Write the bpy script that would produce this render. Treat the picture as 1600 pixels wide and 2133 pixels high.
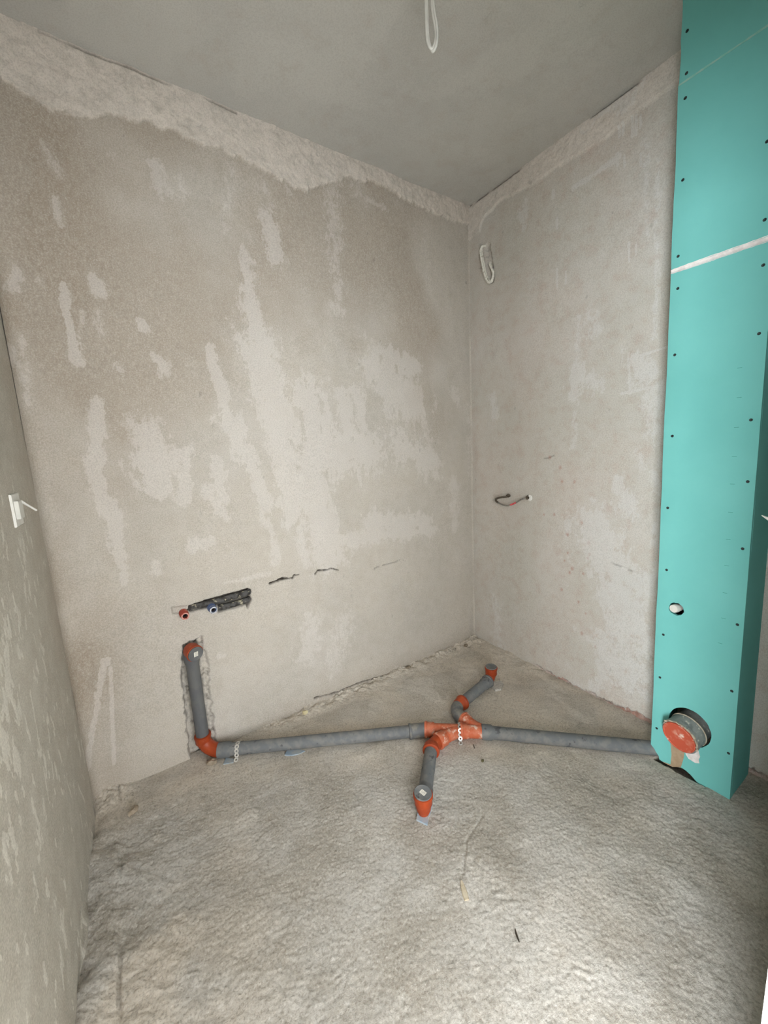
import bpy, bmesh, math, random
import numpy as np
from mathutils import Vector, Matrix
from mathutils.geometry import tessellate_polygon

scn = bpy.context.scene
col = scn.collection
for o in list(bpy.data.objects):
    bpy.data.objects.remove(o, do_unlink=True)

# ------------------------------------------------------------------ camera
CAM = Vector((0.244034, -1.755628, 1.269846))
RIGHT = Vector((0.83136895, -0.55355119, -0.04905861))
UP = Vector((0.1266756, 0.10281409, 0.98660152))
FWD = Vector((0.54109052, 0.8264444, -0.15559788))
cam_data = bpy.data.cameras.new('camera')
cam_data.sensor_fit = 'HORIZONTAL'
cam_data.sensor_width = 36.0
cam_data.lens = 821.43 / 1600 * 36.0
cam_data.clip_start = 0.01
cam = bpy.data.objects.new('camera', cam_data)
m = Matrix((RIGHT, UP, -FWD)).transposed().to_4x4()
m.translation = CAM
cam.matrix_world = m
col.objects.link(cam)
scn.camera = cam

# ------------------------------------------------------------------ light and exposure
world = bpy.data.worlds.new('world')
scn.world = world
world.use_nodes = True
world.node_tree.nodes['Background'].inputs[0].default_value = (0.80, 0.88, 1.0, 1)
world.node_tree.nodes['Background'].inputs[1].default_value = 0.6
# lamp added at an unseen hall window to supply daylight through the doorway
back_area = bpy.data.lights.new('added_daylight', 'AREA')
back_area.shape = 'RECTANGLE'
back_area.size = 2.9
back_area.size_y = 1.5
back_area.energy = 160
back_area.color = (0.90, 0.955, 1.0)
lo = bpy.data.objects.new('added_daylight', back_area)
lo.location = (-0.35, -3.37, 1.15)
lo.rotation_euler = (math.radians(90), 0, 0)      # faces +y, towards the doorway
col.objects.link(lo)
# second lamp and unseen window, added on the left to light the boxing
side_area = bpy.data.lights.new('added_side_daylight', 'AREA')
side_area.shape = 'RECTANGLE'
side_area.size = 1.3
side_area.size_y = 1.5
side_area.energy = 330
side_area.color = (0.90, 0.955, 1.0)
lo2 = bpy.data.objects.new('added_side_daylight', side_area)
lo2.location = (-1.87, -2.6, 1.15)
lo2.rotation_euler = (math.radians(90), 0, math.radians(-90))     # faces +x
col.objects.link(lo2)
scn.view_settings.view_transform = 'Standard'
scn.view_settings.look = 'None'
scn.view_settings.gamma = 1.0
scn.view_settings.exposure = 0.05
scn.view_settings.use_curve_mapping = False
scn.cycles.use_denoising = True
scn.cycles.max_bounces = 6
scn.cycles.diffuse_bounces = 4
scn.cycles.glossy_bounces = 2
scn.cycles.use_adaptive_sampling = True
scn.cycles.adaptive_threshold = 0.1
scn.cycles.adaptive_min_samples = 12
scn.cycles.caustics_reflective = False

# ------------------------------------------------------------------ room dimensions
L = 2.065      # wall_back runs x = 0 .. L at y = 0, wall_right at x = L, wall_left at x = 0
H = 2.6
YD = -1.65     # room side of the wall with the doorway
BX = 1.867     # front face of the plasterboard boxing
def box_yl(z): return -1.140 + 0.0165 * z
def box_yr(z): return -1.389 + 0.0122 * z

# stains, bands and cracks of the plaster, in metres on each wall (along, height, ...)
W1_PATCHES = [(0.171, 2.289, 0.2, 2.195, 0.01, 0.5), (0.175, 2.132, 0.179, 2.048, 0.01, 0.7), (0.161, 1.869, 0.163, 1.625, 0.011, 0.9), (0.249, 1.897, 0.258, 1.863, 0.012, 0.8), (0.352, 2.321, 0.354, 2.317, 0.015, 0.6), (0.481, 2.325, 0.493, 2.235, 0.026, 0.8), (0.559, 2.302, 0.567, 2.24, 0.014, 0.6), (0.756, 2.394, 0.719, 2.161, 0.028, 0.45), (0.88, 2.379, 0.904, 2.279, 0.019, 0.5), (0.883, 2.246, 0.908, 2.098, 0.026, 1.0), (1.197, 2.472, 1.194, 1.944, 0.033, 0.55), (0.777, 2.086, 0.784, 1.771, 0.024, 0.8), (0.784, 1.866, 0.835, 1.658, 0.032, 0.8), (0.602, 1.7, 0.642, 1.434, 0.015, 1.0), (0.642, 1.434, 0.712, 1.251, 0.035, 1.0), (0.712, 1.251, 0.775, 1.033, 0.025, 0.9), (0.797, 1.694, 0.895, 1.371, 0.059, 0.9), (0.815, 1.455, 0.853, 1.156, 0.033, 0.8), (0.873, 1.371, 0.883, 0.974, 0.036, 0.8), (1.002, 1.532, 1.027, 1.256, 0.058, 1.0), (0.969, 1.147, 1.066, 0.778, 0.064, 0.7), (1.129, 1.251, 1.296, 1.292, 0.075, 0.9), (1.378, 1.674, 1.649, 1.488, 0.083, 0.6), (1.5, 1.73, 1.626, 1.715, 0.057, 0.7), (1.54, 1.283, 1.706, 1.195, 0.059, 0.7), (1.191, 1.549, 1.201, 1.319, 0.032, 0.7), (1.272, 1.552, 1.301, 1.364, 0.027, 0.6), (1.329, 0.887, 1.655, 0.84, 0.042, 0.7), (1.071, 0.839, 1.725, 0.786, 0.033, 0.6), (0.988, 0.769, 1.09, 0.736, 0.036, 0.6), (0.2, 1.482, 0.181, 1.281, 0.013, 0.8), (0.167, 1.282, 0.172, 1.108, 0.014, 0.9), (0.194, 1.105, 0.195, 0.885, 0.016, 0.9), (0.196, 0.857, 0.2, 0.828, 0.013, 0.8), (0.334, 1.38, 0.393, 1.269, 0.047, 0.6), (0.321, 1.273, 0.357, 1.179, 0.038, 0.7), (0.473, 1.303, 0.442, 1.113, 0.022, 0.7), (0.576, 1.259, 0.587, 1.097, 0.022, 0.7), (0.526, 1.144, 0.588, 1.015, 0.026, 0.55), (0.376, 1.776, 0.378, 1.76, 0.018, 0.8), (0.4, 1.661, 0.426, 1.62, 0.022, 0.6), (0.447, 0.924, 0.521, 0.926, 0.018, 0.8), (0.937, 0.46, 0.885, 0.299, 0.042, 0.5), (1.121, 0.406, 1.048, 0.189, 0.052, 0.4), (0.107, 0.531, 0.106, 0.524, 0.009, 1.0), (0.092, 0.509, 0.022, 0.245, 0.007, 0.8), (0.115, 0.501, 0.077, 0.113, 0.006, 0.7), (0.022, 0.245, -0.002, 0.155, 0.007, 0.9), (0.771, 0.99, 0.785, 0.785, 0.017, 0.5), (0.737, 1.081, 0.752, 0.97, 0.017, 0.5), (0.902, 0.925, 0.936, 0.755, 0.024, 0.5), (1.655, 1.616, 1.741, 1.193, 0.041, 0.4), (1.922, 1.574, 1.94, 1.548, 0.038, 0.5), (1.907, 1.069, 1.91, 0.773, 0.028, 0.5), (2.042, 1.662, 2.041, 1.058, 0.016, 0.3), (1.724, 2.422, 1.744, 2.12, 0.047, 0.35), (0.201, 1.785, 0.183, 1.705, 0.009, 0.4), (0.302, 0.863, 0.316, 0.84, 0.015, 0.6), (0.494, 0.411, 0.524, 0.412, 0.012, 0.5), (0.558, 0.734, 0.747, 0.736, 0.01, 0.5), (0.055, 1.886, 0.036, 1.834, 0.012, 0.5), (0.1, 1.873, 0.108, 1.846, 0.01, 0.4), (0.19, 1.706, 0.04, 1.704, 0.011, 0.25), (0.032, 1.689, 0.015, 1.447, 0.012, 0.35), (0.002, 1.642, 0.008, 1.598, 0.011, 0.5), (0.275, 1.617, 0.287, 1.602, 0.011, 0.4), (0.248, 1.791, 0.252, 1.713, 0.014, 0.35), (0.517, 2.114, 0.522, 2.082, 0.012, 0.3), (0.989, 2.411, 1.004, 2.342, 0.019, 0.4), (1.298, 2.501, 1.372, 2.441, 0.039, 0.4), (1.36, 2.458, 1.482, 2.439, 0.017, 0.6)]
W2_PATCHES = [(-0.644, 1.478, -0.677, 1.581, 0.034, 0.8), (-0.735, 1.539, -0.757, 1.515, 0.039, 0.5), (-0.757, 0.855, -0.853, 0.687, 0.06, 0.8), (-0.878, 1.087, -0.924, 0.963, 0.024, 0.7), (-0.89, 0.558, -0.927, 0.431, 0.055, 0.8), (-0.915, 1.585, -0.972, 1.518, 0.034, 0.6), (-0.976, 1.423, -0.99, 1.23, 0.022, 0.4), (-0.87, 0.241, -0.935, 0.245, 0.047, 0.6), (-0.674, 0.34, -0.775, 0.301, 0.028, 0.3), (-0.82, 2.49, -0.821, 2.455, 0.004, 0.9), (-0.834, 2.498, -0.836, 2.455, 0.004, 0.9), (-0.868, 2.493, -0.871, 2.426, 0.004, 0.9), (-0.881, 2.492, -0.885, 2.422, 0.004, 0.9), (-0.897, 2.482, -0.899, 2.441, 0.004, 0.8), (-0.816, 2.402, -0.818, 2.355, 0.004, 0.8), (-0.844, 2.379, -0.846, 2.339, 0.004, 0.8), (-0.904, 2.349, -0.906, 2.306, 0.004, 0.7), (-0.531, 2.41, -0.531, 2.385, 0.006, 0.9), (-0.553, 2.285, -0.554, 2.244, 0.005, 0.9), (-0.557, 2.068, -0.559, 1.984, 0.005, 0.8), (-0.602, 2.041, -0.603, 1.99, 0.004, 0.7), (-0.875, 2.047, -0.879, 1.974, 0.004, 0.7), (-0.903, 2.027, -0.905, 1.991, 0.004, 0.7), (-0.632, 2.373, -0.815, 2.382, 0.008, 0.7), (-0.896, 1.593, -1.034, 1.609, 0.004, 0.8), (-0.873, 1.457, -1.042, 1.469, 0.005, 0.8), (-0.894, 1.618, -0.906, 1.452, 0.004, 0.6), (-0.612, 2.267, -0.889, 2.52, 0.005, 0.0), (-0.921, 2.371, -0.946, 2.026, 0.014, 0.35), (-0.965, 2.297, -0.99, 1.66, 0.01, 0.4), (-0.368, 2.425, -0.375, 2.335, 0.022, 0.5), (-0.163, 1.53, -0.18, 1.421, 0.024, 0.5), (-0.55, 1.173, -0.578, 1.077, 0.026, 0.2), (-0.172, 0.318, -0.208, 0.047, 0.039, 0.4), (-0.67, 1.824, -0.663, 1.68, 0.011, 0.4), (-0.659, 1.399, -0.663, 1.241, 0.014, 0.4), (-0.558, 0.724, -0.639, 0.689, 0.055, 0.3), (-1.039, 0.894, -1.046, 0.582, 0.01, 0.5), (-0.794, 0.791, -0.829, 0.751, 0.045, 0.6), (-0.915, 0.701, -0.994, 0.697, 0.012, 0.4)]
W2_RED = [(-0.63, 0.667), (-0.647, 0.711), (-0.659, 0.611), (-0.672, 0.636), (-0.729, 0.622), (-0.757, 0.725), (-0.753, 0.783), (-0.747, 0.422), (-0.709, 0.47), (-0.714, 0.877), (-0.642, 0.807), (-0.508, 0.892), (-0.568, 0.899), (-0.595, 1.139), (-0.607, 1.07), (-0.672, 1.071), (-0.617, 0.51), (-0.731, 0.312), (-0.8, 0.271), (-0.75, 0.705), (-0.536, 1.19), (-0.541, 1.192)]
W1_BAND = [(0.091, 2.434), (0.142, 2.41), (0.197, 2.392), (0.263, 2.389), (0.339, 2.426), (0.437, 2.445), (0.525, 2.439), (0.653, 2.443), (0.758, 2.445), (0.868, 2.42), (0.988, 2.402), (1.099, 2.405), (1.197, 2.472), (1.3, 2.522), (1.488, 2.536), (1.695, 2.506), (1.931, 2.496), (2.06, 2.504)]
W2_BAND = [(-0.031, 2.441), (-0.085, 2.43), (-0.114, 2.489), (-0.219, 2.515), (-0.396, 2.496), (-0.549, 2.495), (-0.704, 2.481), (-0.838, 2.487), (-0.906, 2.501), (-0.986, 2.502)]
W1_CRACKS = [[(0.747, 0.688), (0.807, 0.697), (0.858, 0.69), (0.864, 0.703), (0.89, 0.697)], [(0.973, 0.684), (0.989, 0.697), (1.033, 0.693), (1.06, 0.695), (1.102, 0.676)], [(1.314, 0.641), (1.376, 0.647), (1.46, 0.646), (1.481, 0.656), (1.541, 0.639)], [(0.915, 0.04), (1.036, 0.022), (1.182, 0.022), (1.338, 0.002), (1.572, -0.037)]]

# ------------------------------------------------------------------ helpers
def lin(r, g, b):
    f = lambda c: (c / 255 / 12.92) if c / 255 <= 0.04045 else ((c / 255 + 0.055) / 1.055) ** 2.4
    return (f(r), f(g), f(b), 1.0)

def _hash(xi, yi, seed):
    h = (xi * 374761393 + yi * 668265263 + seed * 974634777) & 0xFFFFFFFF
    h = ((h ^ (h >> 13)) * 1274126177) & 0xFFFFFFFF
    return ((h ^ (h >> 16)) & 0xFFFFFF) / float(0xFFFFFF)

def vnoise(x, y, seed=0):
    xf = np.floor(x); yf = np.floor(y)
    xi = xf.astype(np.int64); yi = yf.astype(np.int64)
    u = x - xf; v = y - yf
    u = u * u * u * (u * (u * 6 - 15) + 10); v = v * v * v * (v * (v * 6 - 15) + 10)
    a = _hash(xi, yi, seed); b = _hash(xi + 1, yi, seed)
    c = _hash(xi, yi + 1, seed); d = _hash(xi + 1, yi + 1, seed)
    return ((a * (1 - u) + b * u) * (1 - v) + (c * (1 - u) + d * u) * v) * 2 - 1

def fbm(x, y, octaves=4, seed=0, gain=0.5):
    s = 0; a = 1.0; t = 0
    for k in range(octaves):
        ca, sa = math.cos(0.6 * k + 0.3), math.sin(0.6 * k + 0.3)
        f = 2.03 ** k
        s = s + a * vnoise((x * ca - y * sa) * f + 17.3 * k, (x * sa + y * ca) * f - 9.1 * k, seed + k)
        t += a; a *= gain
    return s / t

def sstep(a, b, x):
    t = np.clip((x - a) / (b - a), 0, 1)
    return t * t * (3 - 2 * t)

def seg_dist(U, V, x0, y0, x1, y1):
    dx, dy = x1 - x0, y1 - y0
    l2 = dx * dx + dy * dy + 1e-12
    t = np.clip(((U - x0) * dx + (V - y0) * dy) / l2, 0, 1)
    return np.hypot(U - x0 - t * dx, V - y0 - t * dy)

def poly_dist(U, V, pts):
    d = None
    for (a, b) in zip(pts[:-1], pts[1:]):
        q = seg_dist(U, V, a[0], a[1], b[0], b[1])
        d = q if d is None else np.minimum(d, q)
    return d

def inside(U, V, pts):
    r = np.zeros(U.shape, bool)
    n = len(pts)
    for i in range(n):
        x0, y0 = pts[i]; x1, y1 = pts[(i + 1) % n]
        if y0 == y1: continue
        c = ((y0 > V) != (y1 > V)) & (U < (x1 - x0) * (V - y0) / (y1 - y0) + x0)
        r ^= c
    return r

def sdf_poly(U, V, pts):
    d = poly_dist(U, V, list(pts) + [pts[0]])
    return np.where(inside(U, V, pts), -d, d)

def tag(o, label=None, cat=None, group=None, kind=None):
    if label: o['label'] = label
    if cat: o['category'] = cat
    if group: o['group'] = group
    if kind: o['kind'] = kind
    return o

def new_obj(name, verts, faces, mat, parent=None, smooth=False):
    me = bpy.data.meshes.new(name)
    me.from_pydata([tuple(v) for v in verts], [], faces)
    me.update()
    bm = bmesh.new(); bm.from_mesh(me)
    bmesh.ops.recalc_face_normals(bm, faces=bm.faces)
    bm.to_mesh(me); bm.free()
    if smooth:
        me.shade_smooth()
        try: me.set_sharp_from_angle(angle=math.radians(40))
        except Exception: pass
    if mat: me.materials.append(mat)
    o = bpy.data.objects.new(name, me)
    col.objects.link(o)
    if parent:
        o.parent = parent
        o.matrix_parent_inverse = Matrix.Translation(-parent.location)
    return o

def empty(name, loc=(0, 0, 0)):
    o = bpy.data.objects.new(name, None)
    o.location = loc
    o.empty_display_size = 0.05
    col.objects.link(o)
    return o

class MB:
    """collects the shells of ONE part"""
    def __init__(self): self.v = []; self.f = []
    def add(self, v, f):
        n = len(self.v); self.v += [tuple(p) for p in v]; self.f += [tuple(i + n for i in q) for q in f]; return self
    def box(self, x0, x1, y0, y1, z0, z1):
        v = [(x, y, z) for x in (x0, x1) for y in (y0, y1) for z in (z0, z1)]
        return self.add(v, [(0, 1, 3, 2), (4, 6, 7, 5), (0, 4, 5, 1), (2, 3, 7, 6), (0, 2, 6, 4), (1, 5, 7, 3)])
    def tube(self, pts, r, seg=20, cap=True, jitter=0.0, seed=0):
        pts = [Vector(p) for p in pts]
        n = len(pts)
        rs = r if isinstance(r, (list, tuple)) else [r] * n
        tang = []
        for i in range(n):
            a = pts[max(0, i - 1)]; b = pts[min(n - 1, i + 1)]
            t = (b - a)
            tang.append(t.normalized() if t.length > 1e-9 else Vector((0, 0, 1)))
        up = Vector((0, 0, 1)) if abs(tang[0].z) < 0.9 else Vector((0, 1, 0))
        nrm = (up - tang[0] * up.dot(tang[0])).normalized()
        rng = random.Random(seed)
        V = []; F = []
        for i in range(n):
            if i: 
                q = tang[i - 1].rotation_difference(tang[i]); nrm = q @ nrm
                nrm = (nrm - tang[i] * nrm.dot(tang[i])).normalized()
            bn = tang[i].cross(nrm)
            for k in range(seg):
                a = 2 * math.pi * k / seg
                rr = rs[i] * (1 + jitter * rng.uniform(-1, 1))
                V.append(pts[i] + (nrm * math.cos(a) + bn * math.sin(a)) * rr)
        for i in range(n - 1):
            for k in range(seg):
                k2 = (k + 1) % seg
                F.append((i * seg + k, i * seg + k2, (i + 1) * seg + k2, (i + 1) * seg + k))
        if cap:
            F.append(tuple(range(seg))); F.append(tuple((n - 1) * seg + k for k in reversed(range(seg))))
        return self.add(V, F)
    def lathe(self, o, d, prof, seg=24, caps=True):
        """prof: (t along d, radius)"""
        o = Vector(o); d = Vector(d).normalized()
        up = Vector((0, 0, 1)) if abs(d.z) < 0.9 else Vector((0, 1, 0))
        nr = (up - d * up.dot(d)).normalized(); bn = d.cross(nr)
        V = []; F = []
        for (t, r) in prof:
            for k in range(seg):
                a = 2 * math.pi * k / seg
                V.append(o + d * t + (nr * math.cos(a) + bn * math.sin(a)) * max(r, 1e-5))
        n = len(prof)
        for i in range(n - 1):
            for k in range(seg):
                k2 = (k + 1) % seg
                F.append((i * seg + k, i * seg + k2, (i + 1) * seg + k2, (i + 1) * seg + k))
        if caps:
            F.append(tuple(range(seg))); F.append(tuple((n - 1) * seg + k for k in reversed(range(seg))))
        return self.add(V, F)
    def prism(self, pts, depth):
        """pts: planar loop of 3-D points, depth: extrusion vector"""
        pts = [Vector(p) for p in pts]; dv = Vector(depth); n = len(pts)
        tri = tessellate_polygon([pts])
        V = pts + [p + dv for p in pts]
        F = [tuple(t) for t in tri] + [tuple(i + n for i in reversed(t)) for t in tri]
        F += [(i, (i + 1) % n, (i + 1) % n + n, i + n) for i in range(n)]
        return self.add(V, F)
    def build(self, name, mat, parent=None, smooth=True):
        return new_obj(name, self.v, self.f, mat, parent, smooth)

def arc(p0, p1, p2, n=8):
    """quadratic bend from p0 to p2 with the corner p1"""
    p0, p1, p2 = Vector(p0), Vector(p1), Vector(p2)
    return [p0.lerp(p1, t).lerp(p1.lerp(p2, t), t) for t in [i / n for i in range(n + 1)]]

def spline(pts, n=8):
    pts = [Vector(p) for p in pts]; out = []
    for i in range(len(pts) - 1):
        p0 = pts[max(0, i - 1)]; p1 = pts[i]; p2 = pts[i + 1]; p3 = pts[min(len(pts) - 1, i + 2)]
        for k in range(n):
            t = k / n
            out.append(0.5 * ((2 * p1) + (p2 - p0) * t + (2 * p0 - 5 * p1 + 4 * p2 - p3) * t * t + (3 * p1 - p0 - 3 * p2 + p3) * t ** 3))
    out.append(pts[-1]); return out

# ------------------------------------------------------------------ materials
class NT:
    def __init__(self, name, rough=0.9, spec=0.2):
        self.m = bpy.data.materials.new(name); self.m.use_nodes = True
        self.t = self.m.node_tree; self.b = self.t.nodes['Principled BSDF']
        self.b.inputs['Roughness'].default_value = rough
        self.b.inputs['Specular IOR Level'].default_value = spec
        tc = self.t.nodes.new('ShaderNodeTexCoord'); self.co = tc.outputs['Object']
    def link(self, a, b): self.t.links.new(a, b)
    def put(self, sock, v):
        if hasattr(v, 'is_output'): self.link(v, sock)
        else: sock.default_value = v
    def noise(self, scale, detail=4, rough=0.55, stretch=None, rot=None, dist=0.0):
        n = self.t.nodes.new('ShaderNodeTexNoise')
        n.inputs['Scale'].default_value = scale; n.inputs['Detail'].default_value = detail
        n.inputs['Roughness'].default_value = rough; n.inputs['Distortion'].default_value = dist
        if stretch or rot:
            mp = self.t.nodes.new('ShaderNodeMapping')
            mp.inputs['Scale'].default_value = stretch or (1, 1, 1)
            mp.inputs['Rotation'].default_value = rot or (0, 0, 0)
            self.link(self.co, mp.inputs[0]); self.link(mp.outputs[0], n.inputs[0])
        else: self.link(self.co, n.inputs[0])
        return n.outputs[0]
    def math(self, op, a, b=0.0, clamp=False):
        n = self.t.nodes.new('ShaderNodeMath'); n.operation = op; n.use_clamp = clamp
        self.put(n.inputs[0], a); self.put(n.inputs[1], b); return n.outputs[0]
    def ramp(self, v, a, b, lo=0.0, hi=1.0):
        n = self.t.nodes.new('ShaderNodeMapRange'); n.interpolation_type = 'SMOOTHSTEP'
        self.put(n.inputs[0], v); n.inputs[1].default_value = a; n.inputs[2].default_value = b
        n.inputs[3].default_value = lo; n.inputs[4].default_value = hi; return n.outputs[0]
    def mix(self, f, a, b):
        n = self.t.nodes.new('ShaderNodeMix'); n.data_type = 'RGBA'
        self.put(n.inputs[0], f); self.put(n.inputs[6], a); self.put(n.inputs[7], b); return n.outputs[2]
    def mask(self):
        n = self.t.nodes.new('ShaderNodeAttribute'); n.attribute_name = 'mask'
        s = self.t.nodes.new('ShaderNodeSeparateColor'); self.link(n.outputs['Color'], s.inputs[0])
        return s.outputs[0], s.outputs[1], s.outputs[2], n.outputs['Alpha']
    def color(self, c): self.put(self.b.inputs['Base Color'], c)
    def bump(self, h, strength, dist):
        n = self.t.nodes.new('ShaderNodeBump'); n.inputs['Strength'].default_value = strength
        n.inputs['Distance'].default_value = dist; self.link(h, n.inputs['Height']); self.link(n.outputs[0], self.b.inputs['Normal'])

def plaster(name, a, b, light, dark, tint, band, grain=0.10, bump=0.0015, big=2.0):
    n = NT(name, 0.93, 0.15)
    R, G, B, A = n.mask()
    big_n = n.ramp(n.noise(big, 3, 0.6), 0.35, 0.65)
    c = n.mix(big_n, a, b)
    cool = n.ramp(n.noise(3.3, 3, 0.5, stretch=(1, 1, 0.6)), 0.5, 0.75, 0, 0.25)
    c = n.mix(cool, c, light)
    br = n.noise(70, 6, 0.8, stretch=(1, 1, 0.55))
    fine = n.noise(230, 2, 0.7)
    mott = n.noise(16, 4, 0.68)
    c = n.mix(n.ramp(mott, 0.40, 0.72, 0, 0.22), c, light)
    c = n.mix(n.ramp(mott, 0.52, 0.28, 0, 0.16), c, tint)
    rr = n.math('ADD', n.math('MULTIPLY', R, 1.35), n.math('ADD', n.math('MULTIPLY', n.math('SUBTRACT', br, 0.5), 2.0), n.math('MULTIPLY', n.math('SUBTRACT', mott, 0.5), 0.8)))
    pm = n.math('MULTIPLY', n.ramp(rr, 0.30, 0.66), n.ramp(R, 0.03, 0.2))
    bm_ = n.math('MULTIPLY', A, n.ramp(n.noise(28, 4, 0.7), 0.3, 0.62, 0.25, 1.0))
    c = n.mix(bm_, c, band)
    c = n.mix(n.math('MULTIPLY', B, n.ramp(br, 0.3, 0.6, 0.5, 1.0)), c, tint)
    c = n.mix(n.math('MULTIPLY', pm, 0.52), c, light)
    # small pale flecks and dark pits left by the float
    fl = n.ramp(n.noise(70, 2, 0.5, stretch=(1, 1, 0.6)), 0.70, 0.78, 0, 0.35)
    c = n.mix(fl, c, light)
    pit = n.ramp(n.noise(110, 2, 0.5), 0.25, 0.19, 0, 0.2)
    c = n.mix(pit, c, dark)
    c = n.mix(n.ramp(fine, 0.56, 0.36, 0, grain * 1.7), c, dark)
    c = n.mix(n.ramp(fine, 0.54, 0.70, 0, grain * 3.0), c, light)
    c = n.mix(G, c, dark)
    n.color(c)
    n.bump(n.math('ADD', n.math('MULTIPLY', br, 0.7), n.math('MULTIPLY', fine, 0.5)), 0.6, bump)
    return n.m

def simple(name, c, c2=None, scale=30, rough=0.5, spec=0.4, lo=0.4, hi=0.65, bump=0.0, metal=0.0, mixmax=1.0, c3=None, scale3=60, lo3=.6, hi3=.68):
    n = NT(name, rough, spec)
    n.b.inputs['Metallic'].default_value = metal
    k = n.noise(scale, 5, 0.6)
    out = n.mix(n.ramp(k, lo, hi, 0, mixmax), c, c2 or tuple(x * 0.9 for x in c[:3]) + (1,))
    if c3: out = n.mix(n.ramp(n.noise(scale3, 3, 0.6), lo3, hi3), out, c3)
    n.color(out)
    if bump: n.bump(n.noise(scale * 4, 4), 0.5, bump)
    return n.m

M = {}
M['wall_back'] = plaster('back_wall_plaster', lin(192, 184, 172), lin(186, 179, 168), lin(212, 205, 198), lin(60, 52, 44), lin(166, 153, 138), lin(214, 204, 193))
M['wall_right'] = plaster('right_wall_plaster', lin(192, 188, 178), lin(196, 188, 178), lin(212, 210, 207), lin(60, 54, 48), lin(168, 108, 88), lin(214, 206, 197))
M['wall_left'] = plaster('left_wall_plaster', lin(186, 180, 168), lin(181, 176, 165), lin(226, 222, 212), lin(66, 60, 50), lin(176, 158, 142), lin(200, 190, 178), big=1.3)
M['ceiling'] = plaster('ceiling_plaster', lin(196, 194, 188), lin(191, 189, 184), lin(202, 200, 194), lin(90, 84, 76), lin(176, 158, 142), lin(200, 190, 178), grain=0.07, bump=0.0008, big=1.6)
M['hall'] = plaster('hall_plaster', lin(232, 230, 226), lin(228, 226, 222), lin(236, 234, 230), lin(90, 84, 76), lin(176, 158, 142), lin(200, 190, 178))

def floor_material():
    n = NT('rough_screed', 0.95, 0.08)
    R, G, B, A = n.mask()
    c = n.mix(n.ramp(n.noise(3.6, 4, 0.62), 0.38, 0.62), lin(190, 186, 179), lin(172, 166, 156))
    br = n.noise(60, 5, 0.78)
    mott = n.noise(22, 4, 0.7)
    c = n.mix(n.ramp(mott, 0.52, 0.28, 0, 0.35), c, lin(158, 149, 136))
    c = n.mix(n.math('MULTIPLY', n.ramp(n.math('ADD', R, n.math('MULTIPLY', n.math('SUBTRACT', br, 0.5), 1.6)), 0.3, 0.7), 0.75), c, lin(208, 203, 195))
    c = n.mix(n.math('MULTIPLY', B, n.ramp(br, 0.25, 0.6, 0.6, 1.0)), c, lin(212, 201, 186))
    grain = n.noise(150, 3, 0.72)
    c = n.mix(n.ramp(grain, 0.52, 0.34, 0, 0.42), c, lin(120, 110, 98))
    c = n.mix(n.ramp(grain, 0.54, 0.70, 0, 0.55), c, lin(216, 212, 205))
    c = n.mix(n.ramp(n.noise(85, 2, 0.5), 0.70, 0.76, 0, 0.6), c, lin(218, 213, 204))
    c = n.mix(n.ramp(n.noise(130, 2, 0.5), 0.27, 0.20, 0, 0.45), c, lin(96, 84, 70))
    c = n.mix(G, c, lin(84, 74, 62))
    n.color(c)
    st = n.noise(75, 6, 0.8, stretch=(0.85, 1.1, 1), rot=(0, 0, 0.588))
    n.bump(n.math('ADD', st, n.math('MULTIPLY', grain, 0.4)), 0.72, 0.0036)
    return n.m
M['floor'] = floor_material()

ORANGE = lin(160, 64, 26)
M['orange'] = simple('orange_pvc', ORANGE, lin(150, 57, 23), 20, 0.5, 0.45, c3=lin(180, 110, 80), scale3=45, lo3=.62, hi3=.8)
M['orange_dusty'] = simple('dusty_orange_pvc', lin(182, 92, 60), lin(188, 112, 84), 35, 0.6, 0.3, c3=lin(206, 180, 164), scale3=40, lo3=.55, hi3=.72)
M['grey_pipe'] = simple('grey_pvc', lin(94, 95, 97), lin(104, 104, 103), 14, 0.55, 0.35)
M['grey_dusty'] = simple('dusty_grey_pvc', lin(104, 106, 107), lin(122, 121, 118), 30, 0.7, 0.3, c3=lin(80, 81, 82), scale3=26, lo3=.62, hi3=.68)
M['grey_dark'] = simple('dark_grey_pvc', lin(100, 101, 102), lin(130, 126, 118), 40, 0.6, 0.3)
M['sticker'] = simple('paper_sticker', lin(226, 222, 210), lin(205, 200, 188), 90, 0.8, 0.2)
M['sticker_print'] = simple('sticker_print', lin(180, 178, 170), None, 90, 0.8, 0.2)
M['rubber'] = simple('dark_rubber', lin(52, 44, 44), None, 30, 0.7, 0.3)
M['zinc'] = simple('galvanised_steel', lin(214, 214, 212), lin(190, 190, 188), 80, 0.35, 0.5, metal=0.75)
M['zinc_dusty'] = simple('dusty_steel', lin(176, 172, 164), lin(200, 195, 186), 80, 0.7, 0.3)
M['board'] = simple('green_gypsum_paper', lin(114, 186, 180), lin(108, 180, 174), 3.0, 0.85, 0.18, 0.3, 0.7)
M['board_side'] = M['board']
M['gypsum'] = simple('white_gypsum', lin(224, 218, 214), lin(205, 198, 192), 60, 0.9, 0.15)
M['joint'] = simple('joint_filler', lin(226, 220, 216), lin(208, 202, 198), 50, 0.9, 0.15)
M['joint_thin'] = simple('thin_scraped_filler', lin(150, 192, 180), lin(128, 190, 176), 50, 0.9, 0.15)
M['kraft'] = simple('torn_brown_paper', lin(168, 146, 120), lin(154, 132, 106), 40, 0.9, 0.15)
M['screw'] = simple('black_screw', lin(28, 40, 38), None, 40, 0.5, 0.4)
M['pencil'] = simple('pencil_mark', lin(78, 148, 136), None, 40, 0.9, 0.1)
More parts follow.
